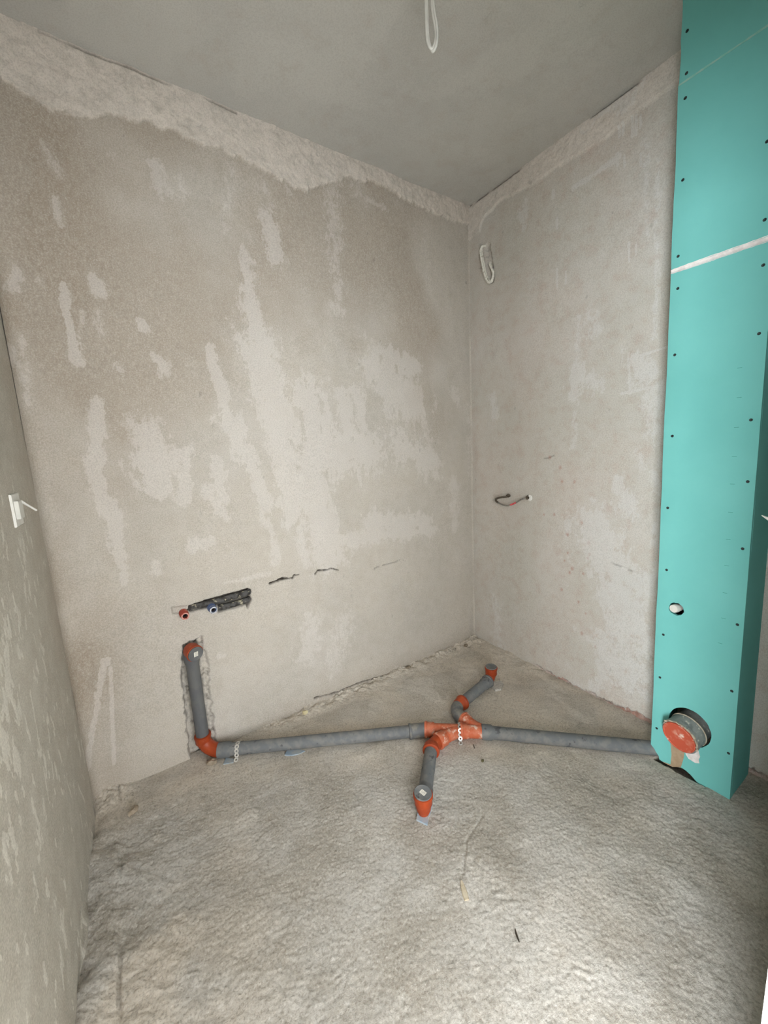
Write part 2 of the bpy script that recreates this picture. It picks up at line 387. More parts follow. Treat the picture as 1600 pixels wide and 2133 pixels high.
M['soil_pipe'] = simple('mortar_smeared_pipe', lin(140, 142, 138), lin(118, 120, 118), 40, 0.8, 0.25, c3=lin(190, 184, 172), scale3=55, lo3=.6, hi3=.7)
M['soil_cap'] = simple('dusty_red_cap', lin(186, 84, 60), lin(206, 150, 128), 22, 0.65, 0.3, lo=.48, hi=.72, c3=lin(222, 200, 184), scale3=30, lo3=.60, hi3=.75)
M['mortar'] = simple('dried_mortar', lin(178, 168, 150), lin(140, 130, 114), 60, 0.95, 0.1, bump=0.002)
M['white_pvc'] = simple('white_plastic', lin(228, 226, 220), lin(216, 213, 206), 15, 0.45, 0.4)
M['old_white'] = simple('yellowed_white_plastic', lin(206, 204, 196), lin(216, 214, 206), 15, 0.5, 0.4)
M['cable_dusty'] = simple('plaster_smeared_cable', lin(232, 229, 218), lin(170, 162, 146), 70, 0.8, 0.2, 0.54, 0.74)
M['door_frame'] = simple('white_door_frame', lin(240, 238, 232), lin(234, 232, 226), 6, 0.5, 0.3)
M['insulation'] = simple('sooty_pipe_insulation', lin(92, 90, 88), lin(58, 54, 50), 45, 0.85, 0.2, c3=lin(168, 160, 138), scale3=50, lo3=.56, hi3=.64, bump=0.002)
M['red_plug'] = simple('red_plastic_sleeve', lin(168, 70, 56), lin(196, 150, 130), 60, 0.6, 0.3, lo=.5, hi=.7)
M['blue_plug'] = simple('blue_plastic_sleeve', lin(78, 94, 132), lin(150, 152, 156), 60, 0.6, 0.3, lo=.52, hi=.7)
M['red_plug_rim'] = simple('pink_plastic_rim', lin(206, 150, 138), lin(186, 84, 72), 90, 0.6, 0.3, .5, .62)
M['blue_plug_rim'] = simple('pale_plastic_rim', lin(206, 206, 208), lin(120, 128, 150), 90, 0.6, 0.3, .5, .62)
M['bore'] = simple('dark_bore', lin(38, 34, 34), None, 60, 0.9, 0.1)
M['hose_dark'] = simple('rusty_corrugated_hose', lin(92, 82, 68), lin(70, 60, 50), 120, 0.6, 0.4)
M['hose_steel'] = simple('braided_steel', lin(160, 156, 148), lin(96, 92, 86), 240, 0.4, 0.5, metal=0.4)
M['red_mark'] = simple('red_band', lin(206, 70, 76), lin(226, 130, 130), 200, 0.6, 0.3)
M['wood'] = simple('pale_wood_chip', lin(196, 184, 162), lin(178, 164, 140), 60, 0.85, 0.2)
M['dark_bit'] = simple('dark_splinter', lin(66, 58, 50), lin(46, 42, 38), 60, 0.85, 0.2)
M['olive'] = simple('olive_crumb', lin(104, 98, 70), lin(80, 76, 56), 60, 0.9, 0.2)
M['foam'] = simple('yellow_foam', lin(216, 204, 164), lin(200, 184, 142), 40, 0.9, 0.2)
M['clod'] = simple('mortar_clod', lin(164, 150, 132), lin(140, 126, 108), 40, 0.95, 0.1, bump=0.002)
M['blue_film'] = simple('pale_blue_plastic', lin(150, 166, 180), lin(172, 174, 172), 30, 0.6, 0.3)
M['wire_white'] = simple('white_wire', lin(222, 221, 214), None, 30, 0.5, 0.4)

# ------------------------------------------------------------------ relief sheets (walls, floor)
def sheet(name, P, mask, mat, slab=None, kind='structure'):
    nu, nv, _ = P.shape
    nvert = nu * nv
    idx = np.arange(nvert).reshape(nu, nv)
    q = np.stack([idx[:-1, :-1], idx[1:, :-1], idx[1:, 1:], idx[:-1, 1:]], -1).reshape(-1, 4)
    V = P.reshape(-1, 3)
    if slab is not None:
        x0, x1, y0, y1, z0, z1 = slab
        bv = np.array([(x, y, z) for x in (x0, x1) for y in (y0, y1) for z in (z0, z1)], float)
        bf = np.array([(0, 1, 3, 2), (4, 6, 7, 5), (0, 4, 5, 1), (2, 3, 7, 6), (0, 2, 6, 4), (1, 5, 7, 3)]) + nvert
        V = np.concatenate([V, bv]); q = np.concatenate([q, bf])
    me = bpy.data.meshes.new(name)
    me.vertices.add(len(V)); me.vertices.foreach_set('co', V.astype(np.float32).ravel())
    me.loops.add(q.size); me.loops.foreach_set('vertex_index', q.astype(np.int32).ravel())
    me.polygons.add(len(q))
    me.polygons.foreach_set('loop_start', np.arange(0, q.size, 4, dtype=np.int32))
    sm = np.ones(len(q), bool)
    if slab is not None: sm[-6:] = False
    me.polygons.foreach_set('use_smooth', sm)
    me.update(calc_edges=True)
    at = me.attributes.new('mask', 'FLOAT_COLOR', 'POINT')
    A = np.zeros((len(V), 4), np.float32)
    if mask is not None: A[:nvert] = mask.reshape(-1, 4)
    at.data.foreach_set('color', A.ravel())
    me.materials.append(mat)
    o = bpy.data.objects.new(name, me); col.objects.link(o)
    o['kind'] = kind
    return o

def patches(U, V, lst, seed):
    n1 = fbm(U * 40, V * 20, 5, seed, 0.75)
    n2 = fbm(U * 9, V * 4, 3, seed + 31)
    out = np.zeros(U.shape)
    for (x0, y0, x1, y1, w, s) in lst:
        mgn = w * 4 + 0.02
        sel = (U > min(x0, x1) - mgn) & (U < max(x0, x1) + mgn) & (V > min(y0, y1) - mgn) & (V < max(y0, y1) + mgn)
        if not sel.any(): continue
        d = seg_dist(U[sel], V[sel], x0, y0, x1, y1)
        e = w * np.maximum(1.12 + 1.5 * n1[sel] + 0.7 * n2[sel], 0.3) if w > 0.006 else w
        mm = s * sstep(2.2, 0.1, d / np.maximum(e, 1e-4))
        out[sel] = np.maximum(out[sel], mm)
    return out

# --- back wall (y = 0)
VCHASE = [(0.362, 0.508), (0.380, 0.515), (0.441, 0.53), (0.447, 0.405), (0.442, 0.181), (0.445, -0.06), (0.335, -0.06), (0.336, 0.09), (0.347, 0.397)]
SCHASE = [(0.405, 0.672), (0.474, 0.680), (0.522, 0.682), (0.562, 0.685), (0.613, 0.686), (0.645, 0.690), (0.662, 0.678), (0.655, 0.650), (0.662, 0.634), (0.640, 0.596), (0.632, 0.612), (0.517, 0.612), (0.515, 0.640), (0.405, 0.643)]
def make_back_wall():
    xs = np.linspace(0, L, 530); zs = np.linspace(-0.06, H + 0.005, 668)
    U, V = np.meshgrid(xs, zs, indexing='ij')
    d = 0.004 * fbm(U * 1.6, V * 1.6, 3, 5) + 0.0011 * fbm(U * 16, V * 10, 4, 9)
    r = 0.045
    d = d + np.where(U < r, r - np.sqrt(np.maximum(r * r - (r - U) ** 2, 0)), 0)
    d = d + 0.004 * np.clip(1 - (L - U) / 0.012, 0, 1) ** 2
    edge = np.interp(U, [q[0] for q in W1_BAND], [q[1] for q in W1_BAND]) + 0.026 * fbm(U * 22, V * 22, 5, 21, 0.72)
    band = sstep(-0.004, 0.006, V - edge)
    d = d + band * (0.010 + 0.0055 * fbm(U * 40, V * 40, 5, 33, 0.7) + 0.006 * fbm(U * 9, V * 9, 2, 37))
    pt = patches(U, V, W1_PATCHES, 3) * (1 - 0.3 * sstep(1.7, 2.1, V))
    d = d + 0.0007 * pt
    dark = np.zeros(U.shape)
    # chase of the drain riser, half filled with mortar
    sd = sdf_poly(U, V, VCHASE) + 0.013 * fbm(U * 38, V * 34, 4, 41, 0.7)
    ch = sstep(0.003, -0.005, sd)
    fill = 0.014 + 0.034 * sstep(0.426, 0.404, U + 0.006 * fbm(U * 30, V * 30, 2, 43)) + 0.012 * fbm(U * 60, V * 45, 5, 44, 0.7)
    d = d - ch * fill
    rough_edge = sstep(0.010, 0.0, np.abs(sd)) * sstep(0.1, 0.5, fbm(U * 60, V * 45, 3, 45))
    dark = np.maximum(dark, 0.55 * ch * sstep(0.25, 0.6, fbm(U * 70, V * 50, 3, 46)))
    # chase of the supply pipes
    s2 = sdf_poly(U, V, SCHASE) + 0.003 * fbm(U * 60, V * 60, 3, 51, 0.6)
    c2 = sstep(0.002, -0.004, s2)
    d = d - c2 * (0.030 + 0.006 * fbm(U * 50, V * 50, 3, 52))
    dark = np.maximum(dark, 0.75 * c2)
    # smoothed filler left of it
    s3 = sdf_poly(U, V, [(0.345, 0.682), (0.405, 0.674), (0.405, 0.645), (0.345, 0.655)])
    d = d - 0.003 * sstep(0.001, -0.003, s3)
    dark = np.maximum(dark, 0.4 * sstep(0.004, 0.001, np.abs(s3)) * (U < 0.40))
    # cracks
    for k, c in enumerate(W1_CRACKS):
        q = poly_dist(U, V + 0.003 * fbm(U * 60, V * 60, 2, 60 + k), c)
        w = [0.0052, 0.0034, 0.0018, 0.0045][k]
        tp = np.interp(U, [c[0][0], c[0][0] * .5 + c[-1][0] * .5, c[-1][0]], [1.0, 1.0, 0.45]) * (0.8 + 0.5 * fbm(U * 50, V * 5, 2, 66 + k))
        mm = sstep(w * 1.5, w * 0.5, q / np.maximum(tp, 0.1))
        d = d - 0.014 * mm
        dark = np.maximum(dark, mm * [1, 1, 0.45, 0.85][k])
    # open joint under the ceiling
    jt = sstep(0.006, 0.002, np.abs(V - (H - 0.005) + 0.002 * fbm(U * 30, V * 0, 2, 72))) * sstep(0.0, 0.35, fbm(U * 5, V * 0 + 3, 3, 71) + np.where((U > 0.2) & (U < 0.8), 0.5, -0.25))
    d = d - 0.006 * jt; dark = np.maximum(dark, 0.5 * jt)
    # scattered small gouges
    g = fbm(U * 38, V * 22, 2, 75); mm = sstep(0.82, 0.88, g) * sstep(-0.1, 0.3, fbm(U * 3, V * 3, 2, 76))
    d = d - 0.002 * mm; dark = np.maximum(dark, 0.2 * mm)
    tint = 0.55 * sstep(0.45, 0.0, U) * sstep(-0.5, 0.5, fbm(U * 5, V * 3, 3, 81)) + 0.75 * (1 - band) * sstep(-0.35, 0.35, fbm(U * 2.2, V * 1.7, 4, 82) + 0.55 * (V - 1.75) - 0.30 * (U - 0.6)) + 0.5 * sstep(0.12, 0.0, V) * sstep(0.5, 0.8, U)  # upper-left brown tint: part plaster tone, part shade put into the colour
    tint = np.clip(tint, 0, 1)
    P = np.stack([U, -d, V], -1)
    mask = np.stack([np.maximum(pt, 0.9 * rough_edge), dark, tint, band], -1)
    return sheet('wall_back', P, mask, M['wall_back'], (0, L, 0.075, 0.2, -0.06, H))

# --- right wall (x = L)
def make_right_wall():
    ys = np.linspace(0, YD - 0.02, 400); zs = np.linspace(-0.06, H + 0.005, 620)
    U, V = np.meshgrid(ys, zs, indexing='ij')
    d = 0.004 * fbm(U * 1.5 + 7, V * 1.5, 3, 105) + 0.0010 * fbm(U * 16, V * 10, 4, 109)
    be = list(reversed(W2_BAND))
    edge = np.interp(U, [-1.7] + [q[0] for q in be] + [0], [2.51] + [q[1] for q in be] + [2.43]) + 0.013 * fbm(U * 22, V * 22, 4, 121, 0.6)
    band = sstep(-0.004, 0.006, V - edge)
    d = d + band * (0.008 + 0.0032 * fbm(U * 45, V * 45, 4, 133, 0.65))
    pt = patches(U, V, W2_PATCHES, 103)
    pt = np.maximum(pt, 0.45 * sstep(0.12, 0.3, fbm(U * 3, V * 2.2, 4, 110)) * sstep(-0.5, -0.8, U))
    d = d + 0.0007 * pt
    red = np.zeros(U.shape)
    for k, (y, z) in enumerate(W2_RED):
        red = np.maximum(red, 0.6 * sstep(1.5, 0.3, np.hypot(U - y, (V - z) * 0.75) / (0.005 + 0.004 * ((k * 37) % 7) / 7)))
    dark = np.zeros(U.shape)
    # the cable outlet behind the loop
    sl = seg_dist(U, V, -0.135, 2.335, -0.165, 2.165)
    mm = sstep(0.024, 0.010, sl + 0.006 * fbm(U * 70, V * 70, 2, 141))
    d = d - 0.016 * mm; dark = np.maximum(dark, 0.25 * mm * sstep(0, .4, fbm(U * 60, V * 60, 2, 142)))
    # a thin scratch
    q = poly_dist(U, V, [(-0.86, 0.705), (-0.93, 0.69), (-0.99, 0.675)])
    mm = sstep(0.006, 0.002, q); dark = np.maximum(dark, 0.35 * mm * sstep(-0.1, 0.3, fbm(U * 40, V * 5, 2, 143))); d = d - 0.002 * mm
    q = poly_dist(U, V, [(-0.505, 1.185), (-0.53, 1.187), (-0.56, 1.2)]); dark = np.maximum(dark, 0.35 * sstep(0.005, 0.002, q))
    g = fbm(U * 38, V * 22, 2, 175); mm = sstep(0.84, 0.9, g); d = d - 0.0015 * mm; dark = np.maximum(dark, 0.2 * mm)
    # bare brick and missing plaster at the foot
    foot = 0.020 + 0.022 * fbm(U * 30, V * 20, 5, 151, 0.7) + 0.02 * fbm(U * 4, V * 0, 2, 152)
    ft = sstep(0.006, -0.004, V - foot) * sstep(-0.42, -0.55, U)
    d = d - 0.010 * ft - 0.010 * ft * fbm(U * 60, V * 60, 4, 153, 0.7)
    red = np.maximum(red, ft * (0.55 + 0.4 * fbm(U * 12, V * 20, 2, 154)))
    dark = np.maximum(dark, 0.5 * sstep(0.008, 0.002, np.abs(V - foot)) * sstep(-0.42, -0.55, U) * sstep(0.0, 0.4, fbm(U * 25, V * 25, 2, 155)))
    # open joint under the ceiling
    jt = sstep(0.006, 0.002, np.abs(V - (H - 0.006))) * sstep(0.05, 0.3, fbm(U * 6, V * 0 + 5, 3, 171))
    d = d - 0.008 * jt; dark = np.maximum(dark, 0.7 * jt)
    P = np.stack([L - d, U, V], -1)
    mask = np.stack([pt, dark, np.clip(red, 0, 1), band], -1)
    return sheet('wall_right', P, mask, M['wall_right'], (L + 0.05, L + 0.2, YD, 0.2, -0.06, H))

# --- left wall (x = 0)
def make_left_wall():
    ys = np.linspace(0.002, YD - 0.02, 340); zs = np.linspace(-0.06, H + 0.005, 520)
    U, V = np.meshgrid(ys, zs, indexing='ij')
    d = 0.004 * fbm(U * 1.3 + 3, V * 1.3, 3, 205) + 0.0010 * fbm(U * 14, V * 8, 4, 209) + 0.012
    d = d + 0.012 * sstep(0.05, 0.0, V) * (fbm(U * 6, V * 0, 3, 210))
    w = fbm(U * 42, V * 20, 3, 211, 0.6); lowf = fbm(U * 3, V * 2, 2, 213)
    fl = sstep(0.36, 0.56, w + 0.35 * lowf) * sstep(1.5, 0.9, V)
    for k, (y, z0, z1) in enumerate([(-0.31, 0.10, 0.52), (-0.42, 0.55, 0.30), (-0.52, 0.48, 0.60), (-0.24, 0.25, 0.12), (-0.62, 0.30, 0.75)]):
        q = seg_dist(U + 0.012 * fbm(U * 4, V * 9, 2, 220 + k), V, y, z0, y + 0.05, z1)
        fl = np.maximum(fl, 0.8 * sstep(0.008, 0.003, q) * sstep(-0.15, 0.25, fbm(U * 30, V * 24, 3, 230 + k)))
    d = d + 0.0008 * fl
    tint = 0.35 * sstep(-0.30, -0.05, U) * sstep(-0.4, 0.4, fbm(U * 5, V * 3, 3, 240))
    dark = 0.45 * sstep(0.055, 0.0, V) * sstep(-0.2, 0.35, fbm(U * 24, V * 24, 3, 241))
    P = np.stack([d - 0.012, U, V], -1)
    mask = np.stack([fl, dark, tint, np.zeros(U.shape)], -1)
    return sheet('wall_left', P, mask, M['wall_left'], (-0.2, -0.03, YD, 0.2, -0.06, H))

def make_ceiling():
    xs = np.linspace(-0.0, L, 190); ys = np.linspace(0, YD - 0.02, 160)
    U, V = np.meshgrid(xs, ys, indexing='ij')
    z = H + 0.005 * fbm(U * 1.4, V * 1.4, 3, 305) + 0.0006 * fbm(U * 12, V * 12, 3, 306)
    pt = 0.55 * sstep(0.2, 0.6, fbm(U * 2.5, V * 2.5, 4, 307))
    mask = np.stack([pt, pt * 0, pt * 0, pt * 0], -1)
    return sheet('ceiling', np.stack([U, V, z], -1), mask, M['ceiling'], (-0.2, L + 0.2, YD - 0.1, 0.2, H + 0.03, H + 0.2))

def floor_height(U, V):
    ca, sa = math.cos(-0.588), math.sin(-0.588)
    a = U * ca + V * sa; b = -U * sa + V * ca           # a runs along the trowel strokes
    front = sstep(-0.10, -0.30, V + 0.56 * np.maximum(U - 0.4, 0) * (U < 1.25) + np.where(U >= 1.25, 0.476 + (U - 1.25) * 0.97, 0))
    z = 0.005 * fbm(U * 2.4, V * 2.4, 3, 401) + 0.0045 * fbm(U * 7, V * 7, 3, 402)
    rip = fbm(a * 34, b * 52, 4, 411, 0.7)
    z = z + front * (0.0021 * rip * (0.6 + 0.6 * fbm(U * 3, V * 3, 2, 416)) + 0.0013 * fbm(a * 110, b * 140, 2, 415, 0.8))
    z = z + (1 - front) * 0.0012 * fbm(a * 24, b * 40, 4, 421)
    # heavier lumps along the left wall
    lw = sstep(0.45, 0.05, U) * front
    z = z + lw * (0.008 * fbm(U * 14 + V * 9, V * 7 - U * 6, 5, 431, 0.65) + 0.004 * fbm((U + V) * 34, (V - U) * 11, 3, 432, 0.6))
    st = 0.077 + 0.005 * fbm(U * 0 + 1, V * 12, 4, 433, 0.6)
    z = z + 0.006 * sstep(0.003, -0.003, U - st) * sstep(0.05, 0.25, 0.35 + fbm(U * 0, V * 3, 2, 434)) - 0.003 * sstep(0.006, 0.0, np.abs(U - st - 0.004)) * sstep(0.0, 0.3, 0.05 + fbm(U * 0, V * 6, 2, 435))
    # mortar heaped in the left corner and along the back wall
    z = z + 0.035 * sstep(0.11, 0.0, np.hypot(U - 0.05, (V - 0.0) * 0.9)) * (0.7 + 0.6 * fbm(U * 26, V * 26, 4, 441, 0.6))
    z = z + 0.022 * sstep(-0.10, 0.01, V) * sstep(0.45, 0.75, U) * (0.6 + 1.1 * fbm(U * 18, V * 18, 5, 445, 0.65))
    z = z + 0.014 * sstep(0.08, 0.0, U + 0.0) * sstep(-0.2, 0.3, fbm(U * 5, V * 7, 3, 447))
    z = z + 0.018 * sstep(L - 0.14, L, U) * sstep(-1.0, -0.2, V) * (0.6 + 0.8 * fbm(U * 12, V * 12, 4, 449))
    # boot prints
    for (x, y, an, n) in ((0.93, -1.19, 0.9, 7), (0.985, -1.345, 0.55, 6), (1.02, -1.10, 0.9, 5)):
        c_, s_ = math.cos(an), math.sin(an)
        p = (U - x) * c_ + (V - y) * s_; q = -(U - x) * s_ + (V - y) * c_
        mk = sstep(0.085, 0.06, np.abs(p)) * sstep(0.042, 0.030, np.abs(q))
        z = z + mk * 0.0007 * np.clip(2 * np.sin(p * 2 * math.pi / 0.020), -1, 1) * sstep(-0.1, 0.35, fbm(U * 16, V * 16, 2, 460 + n))
    # a shallow scraped line
    q = poly_dist(U, V, [(0.945, -1.02), (1.03, -0.95), (1.14, -0.92)])
    z = z - 0.0025 * sstep(0.006, 0.001, q)
    # the break under the front edge of the boxing
    gap = sstep(1.863, 1.869, U + 0.005 * fbm(U * 40, V * 50, 2, 480)) * sstep(2.0, 1.98, U) * sstep(-1.150, -1.172, V) * sstep(-1.325, -1.300, V)
    z = z - 0.06 * gap - 0.05 * gap * sstep(1.875, 1.9, U)
    # flat under the pipework and round the boxing
    return z

def make_floor():
    xs = np.linspace(-0.02, L + 0.02, 640); ys = np.linspace(0.03, YD - 0.02, 530)
    U, V = np.meshgrid(xs, ys, indexing='ij')
    z = floor_height(U, V)
    front = sstep(-0.10, -0.30, V + 0.56 * np.maximum(U - 0.4, 0) * (U < 1.25) + np.where(U >= 1.25, 0.476 + (U - 1.25) * 0.97, 0))
    light = front * 0.5 * sstep(0.0, 0.6, fbm(U * 4, V * 4, 4, 470)) * sstep(0.3, 0.9, U)
    light = np.maximum(light, 1.0 * sstep(0.13, 0.04, np.hypot(U - 0.05, V)) * sstep(-0.2, 0.3, fbm(U * 20, V * 20, 3, 471)))
    light = np.maximum(light, (1 - front) * 0.8 * sstep(0.0, 0.4, fbm(U * 9 - V * 4, V * 5 + U * 6, 4, 472)) * sstep(0.8, 1.1, U))
    light = np.maximum(light, 0.7 * sstep(0.06, 0.03, np.hypot(U - 0.46, (V + 0.44) * 0.8) + 0.02 * fbm(U * 12, V * 12, 3, 473)))
    brown = (1 - front) * (0.35 + 0.5 * sstep(-0.3, 0.3, fbm(U * 5, V * 5, 3, 474)))
    brown = np.maximum(brown, 0.85 * sstep(-0.16, -0.03, V) * sstep(0.5, 0.7, U))
    brown = np.maximum(brown, 0.75 * sstep(0.55, 0.1, U) * sstep(-0.2, 0.4, fbm(U * 6, V * 6, 3, 475)))
    brown = np.maximum(brown, 0.35 * sstep(0.1, 0.5, fbm(U * 2.2, V * 2.2, 3, 476)))
    brown = np.maximum(brown, 0.6 * sstep(1.62, 1.9, U) * sstep(-1.42, -1.5, V))
    st = 0.077
    dark = 0.35 * sstep(0.007, 0.002, np.abs(U - st - 0.004 - 0.005 * fbm(U * 0 + 1, V * 12, 4, 433, 0.6))) * sstep(0.0, 0.4, fbm(U * 0, V * 6, 2, 435))
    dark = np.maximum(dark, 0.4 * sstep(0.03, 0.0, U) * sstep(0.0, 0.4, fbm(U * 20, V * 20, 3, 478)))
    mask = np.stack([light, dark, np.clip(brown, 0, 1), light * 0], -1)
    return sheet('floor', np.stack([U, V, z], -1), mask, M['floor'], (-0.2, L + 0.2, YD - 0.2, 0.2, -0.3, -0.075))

make_floor(); make_ceiling(); make_back_wall(); make_right_wall(); make_left_wall()
def fz(x, y): return float(floor_height(np.array([[x]], float), np.array([[y]], float))[0, 0])

# --- wall with the doorway the photograph is taken from, and an unseen hall added behind it for the daylight
XJ0, XJ1, YH = 0.06, 1.0, -1.80
b = MB()
b.box(-0.2, XJ0 - 0.02, YH, YD, -0.06, H).box(XJ1 + 0.02, L + 0.2, YH, YD, -0.06, H).box(XJ0 - 0.02, XJ1 + 0.02, YH, YD, 1.96, H)
tag(b.build('wall_front', M['wall_left'], smooth=False), kind='structure')
b = MB()
b.box(XJ0 - 0.02, XJ0, YH - 0.01, YD + 0.0, -0.05, 1.96).box(XJ1, XJ1 + 0.02, YH - 0.01, YD + 0.0, -0.05, 1.96).box(XJ0, XJ1, YH - 0.01, YD + 0.0, 1.94, 1.96)
tag(b.build('trim_1', M['door_frame'], smooth=False), kind='structure')
HX0, HX1, HY = -1.9, 2.3, -3.4
tag(MB().box(HX0, HX1, HY, YH - 0.2, -0.3, -0.01).build('floor_hall', M['hall'], smooth=False), kind='structure')
tag(MB().box(HX0 - .2, HX1 + .2, HY - .2, YH, H, H + 0.2).build('ceiling_hall', M['hall'], smooth=False), kind='structure')
tag(MB().box(HX0 - 0.2, HX0, HY - 0.2, -3.27, -0.3, H).box(HX0 - 0.2, HX0, -1.93, YH, -0.3, H).box(HX0 - 0.2, HX0, -3.27, -1.93, 1.95, H).box(HX0 - 0.2, HX0, -3.27, -1.93, -0.3, 0.35).build('wall_hall_left', M['hall'], smooth=False), kind='structure')
tag(MB().box(HX1, HX1 + 0.2, HY - 0.2, YH, -0.3, H).build('wall_hall_right', M['hall'], smooth=False), kind='structure')
b = MB()
b.box(HX0, -1.82, HY - 0.2, HY, -0.3, H).box(1.12, HX1, HY - 0.2, HY, -0.3, H).box(-1.82, 1.12, HY - 0.2, HY, 1.95, H).box(-1.82, 1.12, HY - 0.2, HY, -0.3, 0.35)
tag(b.build('wall_hall_back', M['hall'], smooth=False), kind='structure')
tag(MB().box(HX0, -0.2, YH, YH + 0.15, -0.3, H).box(L + 0.2, HX1, YH, YH + 0.15, -0.3, H).build('wall_hall_front', M['hall'], smooth=False), kind='structure')
wf = MB()
for x0, x1 in ((-1.82, -1.76), (-0.38, -0.32), (1.06, 1.12)): wf.box(x0, x1, HY - 0.12, HY - 0.05, 0.35, 1.95)
wf.box(-1.82, 1.12, HY - 0.12, HY - 0.05, 0.35, 0.41).box(-1.82, 1.12, HY - 0.12, HY - 0.05, 1.89, 1.95)
tag(wf.build('added_window_1', M['door_frame'], smooth=False), kind='structure')  # frame of the added, unseen back window

wf = MB()
for y0, y1 in ((-3.27, -3.21), (-1.99, -1.93)): wf.box(HX0 - 0.12, HX0 - 0.05, y0, y1, 0.35, 1.95)
wf.box(HX0 - 0.12, HX0 - 0.05, -3.27, -1.93, 0.35, 0.41).box(HX0 - 0.12, HX0 - 0.05, -3.27, -1.93, 1.89, 1.95)
tag(wf.build('added_window_2', M['door_frame'], smooth=False), kind='structure')  # frame of the added, unseen side window

# ------------------------------------------------------------------ plasterboard boxing
T = 0.0125
boxing = tag(empty('plasterboard_boxing', (BX + 0.1, -1.26, 0)), 'tall green plasterboard boxing standing against the right wall', 'boxing')
rng = random.Random(4)
def panel(name, outer, holes, x, mat, label=None):
    """board with its face in the plane x, loops of (y, z)"""
    loops = [outer] + holes
    pl = [[Vector((x, a, c)) for a, c in lp] for lp in loops]
    tri = tessellate_polygon(pl)
    V = [p for lp in pl for p in lp]; n = len(V)
    F = [tuple(t) for t in tri] + [tuple(i + n for i in reversed(t)) for t in tri]
    V2 = V + [p + Vector((T, 0, 0)) for p in V]
    s = 0
    for lp in pl:
        k = len(lp); F += [(s + i, s + (i + 1) % k, s + (i + 1) % k + n, s + i + n) for i in range(k)]; s += k
    o = new_obj(name, V2, F, mat, boxing)
    if label: o['label'] = label
    return o
def circle(cy, cz, ry, rz, n=40, jit=0.0):
    return [(cy + ry * math.cos(2 * math.pi * k / n) * (1 + jit * rng.uniform(-1, 1)), cz + rz * math.sin(2 * math.pi * k / n) * (1 + jit * rng.uniform(-1, 1))) for k in range(n)]
def edge(fn, z0, z1, n=16, j=0.0012):
    return [(fn(z0 + (z1 - z0) * k / n) + rng.uniform(-j, j), z0 + (z1 - z0) * k / n) for k in range(n + 1)]
ZJ1, ZJ2 = 1.812, 2.362
low = edge(box_yl, ZJ1 - 0.006, 0.056, 22) + [(-1.152, 0.040), (-1.168, 0.024), (-1.171, 0.010), (-1.187, 0.007), (-1.203, 0.008), (-1.218, 0.010), (-1.230, 0.019), (-1.245, 0.026), (-1.258, 0.024), (-1.272, 0.018), (-1.290, 0.005), (-1.311, -0.008), (-1.345, -0.014), (box_yr(0), -0.012)] + edge(box_yr, 0.0, ZJ1 - 0.006, 18, 0.0004)
panel('front_panel', low, [circle(-1.258, 0.204, 0.066, 0.072, 44, 0.012), circle(-1.192, 0.643, 0.0235, 0.0235, 30, 0.05)], BX, M['board'], 'lower green panel with two pipe holes')
panel('front_panel', edge(box_yl, ZJ2 - 0.001, ZJ1 + 0.006, 10) + edge(box_yr, ZJ1 + 0.006, ZJ2 - 0.001, 8, 0.0004), [], BX, M['board'], 'middle green panel above the white joint')
panel('front_panel', edge(lambda z: box_yl(z) - 0.002, H + 0.004, ZJ2 + 0.001, 8) + edge(lambda z: box_yr(z), ZJ2 + 0.001, H + 0.004, 6, 0.0004), [], BX, M['board'], 'uppermost green panel under the ceiling')
# side panels: the near return towards the doorway, the far return towards the back wall
def side(y_at, t, zb):
    V = [(x, y_at(z) + dy, z) for z in (zb, H + 0.004) for x in (BX + T, L - 0.004) for dy in (0, t)]
    return new_obj('side_panel', V, [(0, 1, 3, 2), (4, 6, 7, 5), (0, 4, 5, 1), (2, 3, 7, 6), (0, 2, 6, 4), (1, 5, 7, 3)], M['board'], boxing)
side(box_yr, T, -0.02)
side(lambda z: box_yl(z) - 0.004, -T, 0.075)
# gypsum core shows along the joint: chamfered white strip with a thin open middle
V = []; F = []
n = 26
for k in range(n + 1):
    t = k / n
    y = box_yl(ZJ1) + (box_yr(ZJ1) - box_yl(ZJ1)) * t
    w = 0.0085 * (0.75 + 0.25 * min(1, t * 4)) + rng.uniform(-0.0007, 0.0007)
    V += [(BX - 0.0008, y, ZJ1 + w), (BX + 0.0022, y, ZJ1 + 0.001), (BX + 0.0022, y, ZJ1 - 0.001), (BX - 0.0008, y, ZJ1 - w), (BX + T, y, ZJ1 - w * .5), (BX + T, y, ZJ1 + w * .5)]
for k in range(n):
    for i in range(6): F.append((k * 6 + i, k * 6 + (i + 1) % 6, (k + 1) * 6 + (i + 1) % 6, (k + 1) * 6 + i))
F += [tuple(range(6)), tuple(n * 6 + i for i in reversed(range(6)))]
tag(new_obj('joint', V, F, M['joint'], boxing), 'white filled joint between two panels')
V = []; F = []
for k in range(n + 1):
    t = k / n
    y = box_yl(ZJ2) + (box_yr(ZJ2) - box_yl(ZJ2)) * t
    w = 0.0032 * (0.6 + 0.5 * rng.random())
    V += [(BX - 0.0006, y, ZJ2 + w), (BX - 0.0006, y, ZJ2 - w), (BX + 0.004, y, ZJ2 - w), (BX + 0.004, y, ZJ2 + w)]
for k in range(n):
    for i in range(4): F.append((k * 4 + i, k * 4 + (i + 1) % 4, (k + 1) * 4 + (i + 1) % 4, (k + 1) * 4 + i))
F += [tuple(range(4)), tuple(n * 4 + i for i in reversed(range(4)))]
new_obj('joint', V, F, M['joint_thin'], boxing)
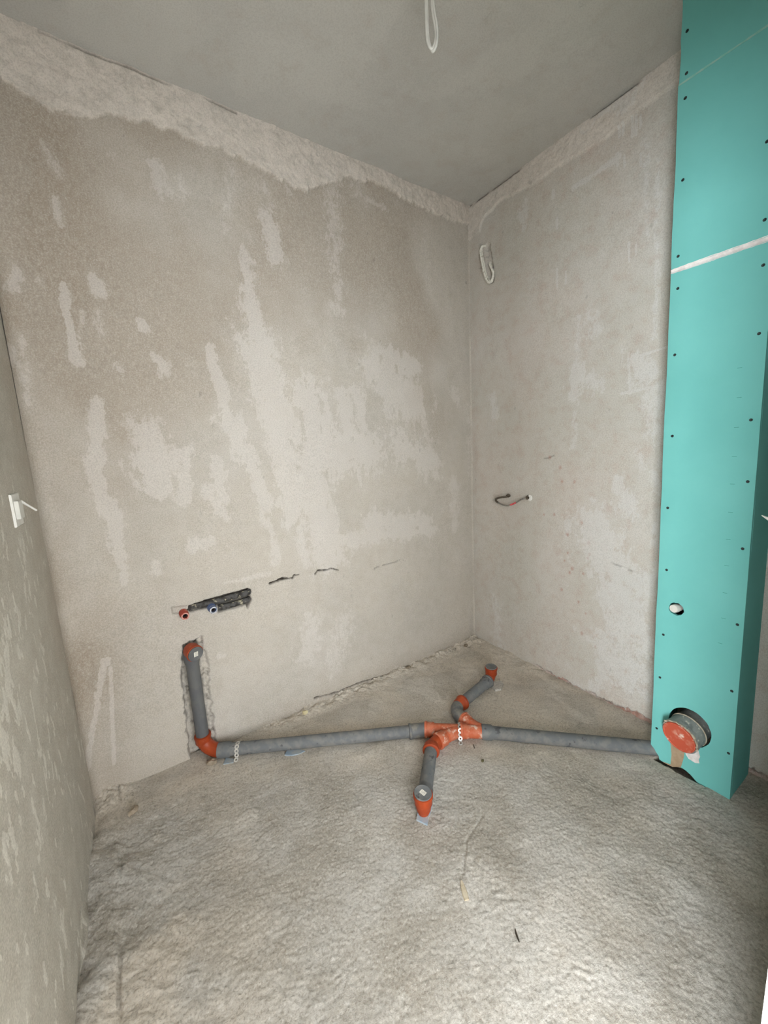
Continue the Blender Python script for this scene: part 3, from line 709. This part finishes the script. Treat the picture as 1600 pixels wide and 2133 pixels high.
# screws: one mesh shared
sb = MB().lathe((0, 0, 0), (-1, 0, 0), [(-0.002, 0.0042), (0.0004, 0.0046), (0.0007, 0.0040), (0.0001, 0.0014)], 12)
SC = [(-1.116, 2.498), (-1.121, 2.382), (-1.122, 2.314), (-1.129, 2.08), (-1.129, 1.854), (-1.134, 1.753), (-1.137, 1.541), (-1.145, 1.268), (-1.145, 1.013), (-1.154, 0.783), (-1.157, 0.53), (-1.155, 0.354), (-1.155, 0.137),
      (-1.33, 2.07), (-1.34, 1.866), (-1.346, 1.744), (-1.351, 1.555), (-1.351, 1.305), (-1.357, 1.116), (-1.36, 0.901), (-1.365, 0.645), (-1.367, 0.407), (-1.374, 0.176)]
first = None
for (y, z) in SC:
    if first is None:
        first = sb.build('screw', M['screw'], boxing); o = first
    else:
        o = first.copy(); col.objects.link(o)
    o.location = (BX, y, z)
mk = MB()
for (y, z) in [(-1.319, 1.194), (-1.32, 1.107), (-1.322, 1.015), (-1.322, 0.925), (-1.324, 0.837), (-1.326, 0.743), (-1.328, 0.654), (-1.325, 0.563), (-1.313, 1.465), (-1.318, 1.376), (-1.318, 1.285)]:
    mk.box(BX - 0.0003, BX + 0.001, y - 0.006, y + 0.006, z - 0.0008, z + 0.0008)
tag(mk.build('pencil_marks', M['pencil'], boxing, False), kind='stuff')
tp = [(-1.203, 0.115), (-1.251, 0.112), (-1.249, 0.070), (-1.2425, 0.026), (-1.230, 0.0190), (-1.218, 0.0100), (-1.203, 0.008), (-1.187, 0.0072), (-1.182, 0.009), (-1.209, 0.015), (-1.210, 0.06)]
MB().prism([(BX - 0.0005, a, c) for a, c in tp], (0.0009, 0, 0)).build('torn_paper', M['kraft'], boxing, False)['label'] = 'brown paper layer where the green face is torn off'
fp = [(-1.247, 0.125), (-1.280, 0.140), (-1.287, 0.138), (-1.292, 0.128), (-1.298, 0.111), (-1.295, 0.098), (-1.298, 0.085), (-1.286, 0.078), (-1.265, 0.081), (-1.256, 0.092)]
MB().prism([(BX - 0.0035 - 0.02 * (0.125 - c) if c < 0.125 else BX - 0.001, a, c) for a, c in fp], (0.0012, 0, 0)).build('paper_flap', M['gypsum'], boxing, False)['label'] = 'white torn flap below the large hole'

# ------------------------------------------------------------------ soil pipe stub in the large hole
soil = tag(empty('soil_pipe_stub', (BX - 0.03, -1.255, 0.19)), 'wide orange capped soil pipe sticking out of the large hole in the green boxing', 'pipe')
A = Vector((BX + 0.09, -1.268, 0.207)); Bp = Vector((BX - 0.052, -1.246, 0.181))
dr = (Bp - A).normalized(); ln = (Bp - A).length
sp = MB().lathe(A, dr, [(0, 0.050), (ln * .35, 0.0545), (ln * .55, 0.055), (ln * .57, 0.0575), (ln - 0.02, 0.0575), (ln - 0.018, 0.0595), (ln - 0.004, 0.0595), (ln - 0.003, 0.054)], 40)
sp.build('pipe', M['soil_pipe'], soil)
MB().lathe(A, dr, [(ln - 0.010, 0.045), (ln - 0.004, 0.0545), (ln + 0.003, 0.0545), (ln + 0.004, 0.0515), (ln + 0.002, 0.0495), (ln + 0.002, 0.001)], 40).build('cap', M['soil_cap'], soil)['label'] = 'round dusty orange end cap'
cr = MB(); rg = random.Random(9)
upv = Vector((0, 0, 1)); nr = (upv - dr * upv.dot(dr)).normalized(); bn = dr.cross(nr)
ring = []
for k in range(30):
    a = math.radians(-20 + 175 * k / 29)
    ring.append(A + dr * (ln - 0.003 + rg.uniform(-.002, .002)) + (nr * math.sin(a) + bn * -math.cos(a)) * (0.0575 + rg.uniform(-.001, .0015)))
cr.tube(ring, [0.0022 + rg.uniform(0, 0.0022) for _ in ring], 7, True, 0.25, 3)
cr.build('mortar_rim', M['mortar'], soil)
gk = [A + dr * (ln * .60) + (nr * math.sin(2 * math.pi * k / 32) + bn * math.cos(2 * math.pi * k / 32)) * 0.0575 for k in range(33)]
MB().tube(gk, 0.0028, 8, False).build('gasket', M['mortar'], soil)

# white pipe end in the small hole
wp = tag(empty('white_pipe_end', (BX, -1.186, 0.644)), 'small white capped pipe end inside the round hole of the green boxing', 'pipe')
A2 = Vector((BX + 0.10, -1.205, 0.640)); d2 = (Vector((BX - 0.006, -1.185, 0.6435)) - A2).normalized()
MB().lathe(A2, d2, [(0, 0.0115), (0.075, 0.0115), (0.076, 0.0135), (0.088, 0.0135)], 24).build('pipe', M['zinc_dusty'], wp)
MB().lathe(A2, d2, [(0.087, 0.0125), (0.089, 0.0150), (0.104, 0.0150), (0.107, 0.0135), (0.108, 0.0005)], 28).build('cap', M['old_white'], wp)

# ------------------------------------------------------------------ drain pipework
drain = tag(empty('drain_pipework', (1.2, -0.5, 0)), 'grey and orange plastic drain pipes joined across the floor', 'pipework')
RP = 0.0255
def pipe(name, pts, r, mat, seg=24, label=None, parent=None):
    o = MB().tube(pts, r, seg).build(name, mat, parent or drain)
    if label: o['label'] = label
    return o
def socket(mb, p, d, r=0.0265, rs=0.0315, ln_=0.042, ring=0.0345):
    """widened push-fit socket whose mouth is at p, opening along d"""
    return mb.lathe(Vector(p) - Vector(d).normalized() * ln_, d, [(0, r), (0.006, rs), (ln_ - 0.013, rs), (ln_ - 0.011, ring), (ln_ - 0.003, ring), (ln_ - 0.001, rs), (ln_, rs - 0.003)], 28)

# riser in the wall chase
MB().tube([(0.390, -0.012, 0.485), (0.390, -0.012, 0.452), (0.390, -0.012, 0.440), (0.390, -0.012, 0.425), (0.3905, -0.013, 0.25), (0.392, -0.016, 0.066)], [0.0305, 0.0315, 0.0300, RP, RP, RP], 28).build('riser_pipe', M['grey_pipe'], drain)['label'] = 'dark grey upright pipe in the wall chase'
cb = Vector((0.387, -0.008, 0.492)); cc = Vector((0.403, -0.058, 0.484)); cd = (cc - cb).normalized(); cl = (cc - cb).length
eb = MB().tube(arc((0.390, -0.012, 0.468), (0.388, -0.010, 0.495), cb + cd * 0.02, 6), 0.0262, 24)
eb.lathe(cb, cd, [(0.0, 0.026), (0.012, 0.0315), (cl - 0.014, 0.0315), (cl - 0.012, 0.0335), (cl - 0.005, 0.0335), (cl - 0.004, 0.030)], 30)
eb.build('elbow', M['orange'], drain)['label'] = 'orange elbow at the top of the riser'
def end_cap(p, d, r=0.0300, angle=0.0, sticker=True):
    p = Vector(p); d = Vector(d).normalized()
    c = MB().lathe(p, d, [(-0.012, r - 0.003), (-0.004, r), (0.001, r), (0.002, r - 0.002), (0.0012, r - 0.004), (0.0012, 0.0005)], 32).build('end_cap', M['grey_dusty'] if angle else M['grey_pipe'], drain)
    if sticker:
        up = Vector((0, 0, 1)) if abs(d.z) < 0.9 else Vector((0, 1, 0))
        a = (up - d * up.dot(d)).normalized(); e = d.cross(a)
        ca, sa = math.cos(angle), math.sin(angle); a, e = a * ca + e * sa, e * ca - a * sa
        q = [p + d * 0.0014 + a * i + e * j for i, j in ((-.0105, -.0082), (.0105, -.0082), (.0105, .0082), (-.0105, .0082))]
        s = MB().prism(q, d * 0.0005).build('sticker', M['sticker'], c, False); s.matrix_parent_inverse = Matrix.Identity(4)
        q = MB()
        for t in (-0.006, -0.002, 0.002, 0.006):
            q.prism([p + d * 0.0019 + a * i + e * j for i, j in ((t - .0008, -.005), (t + .0008, -.005), (t + .0008, .005), (t - .0008, .005))], d * 0.0001)
        s2 = q.build('sticker_print', M['sticker_print'], c, False); s2.matrix_parent_inverse = Matrix.Identity(4)
    return c
end_cap(cc, cd, 0.0305, 0.0)
# elbow at the foot of the riser
fe = MB().tube(arc((0.392, -0.016, 0.085), (0.394, -0.020, 0.030), (0.447, -0.069, 0.030), 10), 0.0285, 24)
fe.lathe((0.392, -0.016, 0.060), (0, 0, 1), [(0, 0.028), (0.005, 0.0315), (0.026, 0.0315), (0.028, 0.034), (0.036, 0.034), (0.038, 0.029)], 28)
fe.build('elbow', M['orange'], drain)['label'] = 'orange elbow at the foot of the riser'
u1 = (Vector((1.175, -0.478, 0.03)) - Vector((0.440, -0.066, 0.03))).normalized()
MB().tube([(0.440, -0.066, 0.03), (0.4405, -0.0663, 0.03), Vector((0.44, -0.066, 0.03)) + u1 * 0.045, Vector((0.44, -0.066, 0.03)) + u1 * 0.055, (1.20, -0.492, 0.03)], [0.027, 0.031, 0.031, RP, RP], 28).build('floor_pipe', M['grey_dusty'], drain)['label'] = 'long grey pipe from riser to the branch fittings'
MB().lathe((1.160, -0.4695, 0.03), u1, [(0, 0.027), (0.002, 0.0325), (0.010, 0.0325), (0.012, 0.0305), (0.075, 0.0305), (0.085, 0.028)], 28).build('coupling', M['grey_dark'], drain)
um = Vector((0.707, -0.707, 0)).normalized()
p1 = Vector((1.232, -0.510, 0.031)); p2 = Vector((1.352, -0.614, 0.031)); p3 = Vector((1.416, -0.668, 0.031)); p4 = Vector((1.935, -1.188, 0.030))
um1 = (p2 - p1).normalized()
# first branch fitting: main run, 45 degree branch towards the front
w1 = MB().lathe(p1 - um1 * 0.012, um1, [(0, 0.028), (0.001, 0.0345), (0.010, 0.0345), (0.012, 0.0315), (0.040, 0.0315), (0.046, 0.0272), (0.155, 0.0272)], 28)
w1.tube([p1 + um1 * 0.135, Vector((1.285, -0.594, 0.032)), Vector((1.215, -0.5935, 0.033))], 0.0268, 24)
w1.lathe((1.262, -0.594, 0.0325), (-1, 0.003, 0.01), [(0, 0.0268), (0.006, 0.0315), (0.030, 0.0315), (0.032, 0.0345), (0.041, 0.0345), (0.043, 0.0295)], 28)
w1.build('branch_fitting', M['orange_dusty'], drain)['label'] = 'orange branch fitting turning to the front'
um2 = (p3 - p2).normalized()
w2 = MB().lathe(p2 - um2 * 0.015, um2, [(0, 0.028), (0.001, 0.0340), (0.012, 0.0340), (0.014, 0.0312), (0.03, 0.0312), (0.036, 0.0275), (0.115, 0.0275)], 28)
w2.tube([p3 + um2 * 0.005, Vector((1.408, -0.625, 0.032)), Vector((1.404, -0.560, 0.033))], 0.0268, 24)
w2.lathe((1.406, -0.592, 0.033), (-0.02, 1, 0.0), [(0, 0.0268), (0.005, 0.031), (0.022, 0.031), (0.024, 0.034), (0.031, 0.034), (0.033, 0.0295)], 28)
w2.build('branch_fitting', M['orange_dusty'], drain)['label'] = 'orange branch fitting turning to the back corner'
MB().tube([p3 - um2 * 0.006, p3 - um2 * 0.005, p3 + um * 0.035, p3 + um * 0.043, p4], [0.028, 0.0315, 0.0315, RP + 0.001, RP + 0.001], 28).build('floor_pipe', M['grey_dusty'], drain)['label'] = 'grey pipe running from the branch fittings into the boxing'
# front branch
fe = MB().tube(arc((1.232, -0.5935, 0.033), (1.190, -0.593, 0.033), (1.158, -0.622, 0.033), 8), 0.0285, 24)
uf = (Vector((0.985, -0.785, 0.03)) - Vector((1.165, -0.615, 0.033))).normalized()
fe.lathe(Vector((1.185, -0.597, 0.033)), uf, [(0, 0.028), (0.006, 0.0318), (0.022, 0.0318), (0.024, 0.035), (0.034, 0.035), (0.036, 0.029)], 28)
fe.build('elbow', M['orange'], drain)['label'] = 'orange elbow of the front branch'
MB().tube([Vector((1.165, -0.615, 0.033)), Vector((1.035, -0.738, 0.031)), Vector((1.030, -0.743, 0.031)), Vector((1.026, -0.7465, 0.031)), Vector((0.985, -0.7855, 0.030))], [RP, RP, RP, 0.029, 0.029], 28).build('branch_pipe', M['grey_dusty'], drain)['label'] = 'dusty grey pipe of the front branch'
fx, fy = 0.977, -0.795
MB().tube([(fx + 0.03, fy + 0.028, 0.03), (fx + 0.012, fy + 0.011, 0.028), (fx, fy, 0.026), (fx, fy, 0.04)], 0.0262, 22).lathe((fx, fy, 0.004), (0, 0, 1), [(0, 0.019), (0.020, 0.0262), (0.034, 0.0275), (0.040, 0.0312), (0.062, 0.0312), (0.064, 0.0345), (0.074, 0.0345), (0.076, 0.030)], 30).build('elbow', M['orange'], drain)['label'] = 'upturned orange elbow of the front branch'
end_cap((fx, fy, 0.083), (0.03, -0.12, 1), 0.0312, 0.25)
# rear branch
MB().tube(arc((1.4045, -0.566, 0.033), (1.400, -0.487, 0.036), (1.466, -0.478, 0.036), 10), [0.030] * 3 + [0.0285] * 6 + [0.027] * 2, 24).build('elbow', M['grey_dark'], drain)['label'] = 'grey elbow behind the branch fittings'
ur = (Vector((1.747, -0.421, 0.033)) - Vector((1.470, -0.478, 0.036))).normalized()
MB().lathe(Vector((1.447, -0.481, 0.036)), ur, [(0, 0.0265), (0.004, 0.0295), (0.030, 0.0315), (0.034, 0.035), (0.044, 0.035), (0.046, 0.0275)], 28).build('socket', M['orange'], drain)
q0 = Vector((1.480, -0.475, 0.036))
MB().tube([q0, q0 + ur * 0.20, q0 + ur * 0.207, q0 + ur * 0.235, q0 + ur * 0.237, q0 + ur * 0.247, q0 + ur * 0.249], [RP, RP, 0.030, 0.030, 0.0335, 0.0335, 0.028], 28).build('branch_pipe', M['grey_dusty'], drain)['label'] = 'dusty grey pipe of the rear branch'
rx, ry = 1.752, -0.419
MB().tube(arc(q0 + ur * 0.225, Vector((rx, ry, 0.034)), (rx, ry, 0.085), 8), 0.0262, 22).lathe((rx, ry, 0.055), (0, 0, 1), [(0, 0.0265), (0.005, 0.0300), (0.032, 0.0300), (0.034, 0.033), (0.042, 0.033), (0.044, 0.029)], 28).build('elbow', M['orange'], drain)['label'] = 'upturned orange elbow of the rear branch'
end_cap((rx, ry, 0.102), (0, 0, 1), 0.0292, 0.3, False)

# ------------------------------------------------------------------ perforated fixing straps over the pipe
def strap(name, pts, normal_of, mat, label, n_hole):
    """scalloped steel band of ring-shaped links following pts"""
    b = MB()
    pts = spline(pts, 12)
    ls = [0]
    for a, c in zip(pts[:-1], pts[1:]): ls.append(ls[-1] + (c - a).length)
    def at(s):
        for i in range(len(pts) - 1):
            if ls[i + 1] >= s: break
        t = (s - ls[i]) / max(1e-9, ls[i + 1] - ls[i]); return pts[i].lerp(pts[i + 1], t), (pts[i + 1] - pts[i]).normalized()
    step = ls[-1] / n_hole
    R1 = step * 0.56; R0 = step * 0.24
    for k in range(n_hole):
        c, t = at(step * (k + 0.5))
        w = normal_of.normalized(); nn = t.cross(w).normalized()
        V = []; F = []; s = 16
        for h in (0.0, 0.0012):
            for r_ in (R1, R0):
                for i in range(s):
                    a = 2 * math.pi * i / s
                    V.append(c + t * (r_ * math.cos(a)) + w * (r_ * math.sin(a) * 1.0) + nn * h)
        for i in range(s):
            j = (i + 1) % s
            F += [(i, j, s + j, s + i), (2 * s + i, 3 * s + i, 3 * s + j, 2 * s + j), (i, 2 * s + i, 2 * s + j, j), (s + i, s + j, 3 * s + j, 3 * s + i)]
        b.add(V, F)
    o = b.build(name, mat, None, False)
    return tag(o, label, 'strap')
def over(c, ax, r, back=0.5):
    """points from the floor in front over a pipe of axis ax"""
    nrm = Vector((0, 0, 1)).cross(ax).normalized()     # horizontal, across the pipe
    if nrm.y > 0: nrm = -nrm
    P_ = [c + nrm * (r + 0.022) - Vector((0, 0, c.z - 0.006)), c + nrm * (r + 0.006) - Vector((0, 0, c.z - 0.018))]
    for a in (20, 50, 80, 110, 140):
        P_.append(c + (nrm * math.cos(math.radians(a)) + Vector((0, 0, 1)) * math.sin(math.radians(a))) * (r + 0.0015))
    return P_
strap('perforated_strap', over(Vector((1.340, -0.604, 0.031)), um1, 0.0315), um1, M['zinc'], 'bright perforated steel strap over the orange branch fittings', 7)
strap('perforated_strap', over(Vector((0.513, -0.107, 0.030)), u1, 0.0260), u1, M['zinc_dusty'], 'dull perforated steel strap over the grey pipe by the riser', 6)

# ------------------------------------------------------------------ water supply in the wall
def outlet(name, x, z, plug, label, pipe_pts, pipe_r, seed):
    e = tag(empty(name, (x, 0, z)), label, 'water outlet')
    dv = Vector((0.03, -1, -0.02)).normalized(); o_ = Vector((x, 0.022, z + 0.004))
    MB().lathe(o_, dv, [(0, 0.0165), (0.012, 0.0175), (0.034, 0.0175), (0.036, 0.0160), (0.060, 0.0155), (0.062, 0.0145), (0.0621, 0.0094), (0.038, 0.0090), (0.037, 0.0005)], 26).build('sleeve', M[plug], e)
    MB().lathe(o_ + dv * 0.0605, dv, [(0, 0.0092), (0.0006, 0.0145), (0.0026, 0.0145), (0.003, 0.0130), (0.003, 0.0100), (0.0005, 0.0092), (0, 0.0092)], 26, False).build('rim', M[plug + '_rim'], e)
    MB().lathe(o_ + dv * 0.030, dv, [(0, 0.0083), (0.020, 0.0086), (0.0205, 0.004), (0.012, 0.003)], 18).build('bore', M['bore'], e)
    rg_ = random.Random(seed)
    pts = spline(pipe_pts, 7)
    MB().tube(pts, [pipe_r * (1 + 0.10 * rg_.uniform(-1, 1)) for _ in pts], 14, True, 0.06, seed).build('insulated_pipe', M['insulation'], e)
    return e
outlet('hot_water_outlet', 0.383, 0.644, 'red_plug', 'red sleeved water outlet, left of the two in the back wall', [(0.383, 0.024, 0.655), (0.415, 0.014, 0.658), (0.47, 0.012, 0.660), (0.53, 0.012, 0.662), (0.60, 0.010, 0.666), (0.650, 0.014, 0.668), (0.656, 0.03, 0.668)], 0.0135, 2)
outlet('cold_water_outlet', 0.490, 0.640, 'blue_plug', 'blue sleeved water outlet, right of the two in the back wall', [(0.49, 0.026, 0.634), (0.525, 0.016, 0.628), (0.58, 0.014, 0.628), (0.64, 0.014, 0.632), (0.655, 0.026, 0.634)], 0.0125, 5)

# ------------------------------------------------------------------ jumper hose on the right wall
hose = tag(empty('jumper_hose', (L, -0.34, 0.97)), 'thin looped hose with red band joining two outlets on the right wall', 'hose')
X = L - 0.03
hp = [(L - 0.012, -0.283, 0.977), (X, -0.290, 0.974), (X - .004, -0.252, 0.968), (X - .006, -0.227, 0.961), (X - .006, -0.217, 0.950), (X - .006, -0.227, 0.941), (X - .006, -0.245, 0.933), (X - .006, -0.272, 0.926), (X - .005, -0.299, 0.925), (X - .004, -0.325, 0.933), (X - .003, -0.354, 0.946), (X, -0.386, 0.965), (X + .008, -0.405, 0.973), (L - 0.008, -0.413, 0.976)]
full = spline(hp, 10); k1 = 55; k2 = 88; k3 = 106
dk = MB(); seg_p = full[:k1 + 1]
dk.tube(seg_p, [0.0058 if i % 2 else 0.0047 for i in range(len(seg_p))], 12)
dk.build('corrugated_sleeve', M['hose_dark'], hose)
MB().tube(full[k1 - 2:], 0.0043, 12).build('braided_hose', M['hose_steel'], hose)
MB().tube(full[k2:k3 - 4], 0.0049, 12).build('red_band', M['red_mark'], hose)
MB().lathe((L + 0.006, -0.282, 0.9772), (-1, 0, 0), [(0, 0.011), (0.012, 0.011), (0.013, 0.0085), (0.022, 0.0085), (0.023, 0.003)], 6).build('nut', M['hose_dark'], hose, False)
nb = MB().lathe((L + 0.002, -0.415, 0.9755), (-1, 0, 0), [(0, 0.0145), (0.008, 0.0140), (0.009, 0.0085), (0.022, 0.0085), (0.023, 0.003)], 18)
nb.build('nut', M['hose_dark'], hose)
MB().lathe((L + 0.002, -0.421, 0.9745), (-1, 0, 0), [(0, 0.0165), (0.006, 0.0165), (0.010, 0.0120), (0.0105, 0.008)], 22).build('rosette', M['white_pvc'], hose)

# ------------------------------------------------------------------ cables
cl_ = tag(empty('cable_loop', (L, -0.14, 2.25)), 'plaster-smeared white cable loop high on the right wall near the corner', 'cable')
cp = [(L + 0.006, -0.118, 2.352), (L - 0.012, -0.110, 2.346), (L - 0.016, -0.102, 2.322), (L - 0.018, -0.116, 2.258), (L - 0.018, -0.136, 2.185), (L - 0.016, -0.157, 2.147), (L - 0.014, -0.179, 2.149), (L - 0.013, -0.188, 2.183), (L - 0.012, -0.176, 2.212), (L - 0.006, -0.160, 2.240), (L + 0.006, -0.152, 2.252)]
rg = random.Random(12)
cs = spline(cp, 8)
MB().tube(cs, [0.0062 + rg.uniform(-.0012, .0018) for _ in cs], 9, True, 0.08, 8).build('outer_strand', M['cable_dusty'], cl_)
cs2 = [p + Vector((0.003, -0.0085 if i < 45 else 0.004, 0.004)) for i, p in enumerate(cs)][14:60]
MB().tube(cs2, 0.0030, 8).build('inner_strand', M['cable_dusty'], cl_)

wl = tag(empty('ceiling_wire_loop', (1.13, -0.76, H)), 'white flex hanging in a loop from the ceiling', 'cable')
cx, cy = 1.128, -0.771
hr = Vector((0.83, -0.55, 0)).normalized()
def wire(pts, r): return MB().tube(spline([Vector((cx, cy, 0)) + hr * a + Vector((0.55, 0.83, 0)) * c + Vector((0, 0, z)) for a, c, z in pts], 8), r, 10)
wire([(-0.004, 0, H + 0.004), (-0.012, 0, 2.55), (-0.013, 0, 2.48), (-0.0125, 0, 2.43), (-0.011, 0, 2.402), (-0.002, 0, 2.386), (0.006, 0.001, 2.392), (0.013, 0.002, 2.414), (0.012, 0.002, 2.44), (0.007, 0.002, 2.47), (0.003, 0.002, 2.52), (0.002, 0, H + 0.004)], 0.0042).build('outer_wire', M['wire_white'], wl)
wire([(-0.002, 0.004, H + 0.004), (-0.0085, 0.004, 2.55), (-0.0095, 0.004, 2.48), (-0.009, 0.005, 2.43), (-0.006, 0.005, 2.405), (0.003, 0.004, 2.382), (0.012, -0.003, 2.390), (0.0165, -0.003, 2.416), (0.0155, -0.003, 2.44), (0.010, -0.002, 2.475), (0.006, -0.002, 2.52), (0.006, 0, H + 0.004)], 0.0038).build('inner_wire', M['wire_white'], wl)

ct = tag(empty('cable_end', (1.5, YD, 1.05)), 'cut white cable end poking in at the right edge beside the boxing', 'cable')
MB().tube(spline([(1.52, YD - 0.01, 1.035), (1.515, YD + 0.03, 1.040), (1.508, -1.54, 1.046), (1.503, -1.505, 1.057)], 6), 0.0062, 12).build('sheath', M['white_pvc'], ct)
MB().tube([(1.5035, -1.509, 1.0555), (1.5015, -1.492, 1.0635), (1.500, -1.478, 1.0715)], [0.0060, 0.0042, 0.0008], 10).build('tip', M['old_white'], ct)

# ------------------------------------------------------------------ white plate with lever on the left wall
hd = tag(empty('wall_switch_plate', (0.0, -0.35, 1.16)), 'white plastic plate with raised block and thin lever on the left wall', 'switch')
def bevbox(name, x0, x1, y0, y1, z0, z1, mat, parent, bev=0.0015):
    bm = bmesh.new()
    bmesh.ops.create_cube(bm, size=1)
    for v in bm.verts: v.co = Vector(((x0 + x1) / 2 + v.co.x * (x1 - x0), (y0 + y1) / 2 + v.co.y * (y1 - y0), (z0 + z1) / 2 + v.co.z * (z1 - z0)))
    bmesh.ops.bevel(bm, geom=list(bm.edges), offset=bev, segments=2, affect='EDGES')
    V = [v.co.copy() for v in bm.verts]; bm.verts.index_update(); F = [tuple(v.index for v in f.verts) for f in bm.faces]; bm.free()
    return new_obj(name, V, F, mat, parent, True)
bevbox('back_plate', -0.006, 0.0055, -0.410, -0.322, 1.120, 1.204, M['white_pvc'], hd)
bevbox('raised_block', 0.004, 0.0140, -0.396, -0.346, 1.139, 1.186, M['old_white'], hd, 0.001)
MB().tube([(0.008, -0.356, 1.184), (0.012, -0.352, 1.183), (0.023, -0.337, 1.168), (0.035, -0.320, 1.152)], [0.0030, 0.0032, 0.0028, 0.0028], 10).build('lever', M['white_pvc'], hd)

# ------------------------------------------------------------------ small things lying about
def rock(name, loc, sx, sy, sz, mat, label, cat, seed, rot=0.0, sub=2, amp=0.25, sink=0.3):
    bm = bmesh.new(); bmesh.ops.create_icosphere(bm, subdivisions=sub, radius=1)
    rg_ = random.Random(seed)
    for v in bm.verts:
        v.co *= 1 + amp * rg_.uniform(-1, 1)
        v.co = Vector((v.co.x * sx, v.co.y * sy, v.co.z * sz))
        v.co.rotate(Matrix.Rotation(rot, 3, 'Z'))
    V = [v.co + Vector((loc[0], loc[1], fz(loc[0], loc[1]) + sz * (1 - sink))) for v in bm.verts]
    bm.verts.index_update(); F = [tuple(v.index for v in f.verts) for f in bm.faces]; bm.free()
    return tag(new_obj(name, V, F, mat, None, False), label, cat)
def chip(name, pts, w, h, mat, label, cat):
    """thin splinter lying on the floor along pts"""
    P_ = [Vector((x, y, fz(x, y) + h * 0.5 + 0.001)) for x, y in pts]
    V = []; F = []
    for i, p in enumerate(P_):
        t = (P_[min(i + 1, len(P_) - 1)] - P_[max(i - 1, 0)]).normalized(); s = t.cross(Vector((0, 0, 1))).normalized()
        ww = w[i]
        V += [p + s * ww - Vector((0, 0, h)), p + s * ww * .8 + Vector((0, 0, h * .6)), p - s * ww * .7 + Vector((0, 0, h)), p - s * ww - Vector((0, 0, h))]
    for i in range(len(P_) - 1):
        for k in range(4): F.append((i * 4 + k, i * 4 + (k + 1) % 4, i * 4 + 4 + (k + 1) % 4, i * 4 + 4 + k))
    F += [(0, 1, 2, 3), tuple((len(P_) - 1) * 4 + k for k in (3, 2, 1, 0))]
    return tag(new_obj(name, V, F, mat), label, cat)
chip('wood_chip', [(0.925, -1.033), (0.918, -1.046), (0.910, -1.062), (0.902, -1.078)], [0.003, 0.007, 0.0085, 0.007], 0.0022, M['wood'], 'pale wood chip lying on the screed in the foreground', 'wood chip')
chip('dark_splinter', [(0.957, -1.199), (0.952, -1.206), (0.947, -1.214), (0.942, -1.224)], [0.0012, 0.0024, 0.0022, 0.001], 0.0016, M['dark_bit'], 'black splinter lying beside the boot print in the foreground', 'splinter')
chip('brown_splinter', [(1.353, -0.672), (1.347, -0.680), (1.341, -0.690)], [0.001, 0.002, 0.0012], 0.0012, M['dark_bit'], 'short brown splinter just in front of the orange branch fittings', 'splinter')
rock('olive_crumb', (1.316, -0.757), 0.0065, 0.005, 0.005, M['olive'], 'small olive crumb on the floor in front of the branch fittings', 'crumb', 3)
rock('foam_lump', (0.845, -0.040), 0.013, 0.010, 0.010, M['foam'], 'pale yellow foam lump at the foot of the back wall', 'foam', 5)
rock('mortar_clod', (1.93, -0.055), 0.016, 0.011, 0.010, M['clod'], 'brown mortar clod lying in the far corner', 'clod', 7)
rock('mortar_clod', (1.49, -0.030), 0.018, 0.008, 0.007, M['clod'], 'flat brown mortar clod against the back wall, left of the far corner', 'clod', 11)
rock('mortar_clod', (0.123, -0.165), 0.020, 0.012, 0.012, M['clod'], 'oval mortar clod by the groove at the left wall', 'clod', 13, 0.9)
rock('mortar_clod', (0.405, -0.085), 0.022, 0.012, 0.012, M['clod'], 'mortar clod below the orange elbow at the riser foot', 'clod', 17, -0.5)
def pad(name, pts, h, mat, label, cat):
    c = Vector((sum(p[0] for p in pts) / len(pts), sum(p[1] for p in pts) / len(pts), 0))
    z = fz(c.x, c.y)
    o = MB().prism([(x, y, z - 0.003) for x, y in pts], (0, 0, h + 0.003)).build(name, mat, None, False)
    return tag(o, label, cat)
pad('packing_pad', [(0.958, -0.838), (0.940, -0.800), (0.985, -0.760), (1.020, -0.775), (1.022, -0.790), (0.975, -0.822)], 0.007, M['blue_film'], 'pale blue packing pad under the upturned elbow of the front branch', 'pad')
pad('packing_pad', [(0.672, -0.230), (0.700, -0.252), (0.728, -0.263), (0.752, -0.262), (0.735, -0.235), (0.690, -0.210)], 0.0035, M['blue_film'], 'blue packing pad under the long grey pipe', 'pad')
pad('packing_pad', [(0.445, -0.122), (0.482, -0.138), (0.490, -0.120), (0.462, -0.092)], 0.0035, M['blue_film'], 'bluish packing pad under the pipe beside the riser foot', 'pad')
pad('packing_pad', [(1.715, -0.478), (1.745, -0.492), (1.79, -0.470), (1.800, -0.445), (1.77, -0.425), (1.73, -0.440)], 0.012, M['zinc_dusty'], 'grey packing pad under the upturned elbow of the rear branch', 'pad')

# shared groups of like things
GROUPS = {'mortar_clod': 'mortar clods on the floor', 'packing_pad': 'packing pads under the drain pipes', 'perforated_strap': 'perforated straps over the drain pipes'}
for o in bpy.data.objects:
    k = o.name.split('.')[0]
    if k in GROUPS and o.parent is None: o['group'] = GROUPS[k]
    if k in ('hot_water_outlet', 'cold_water_outlet'): o['group'] = 'water outlets in the back wall'
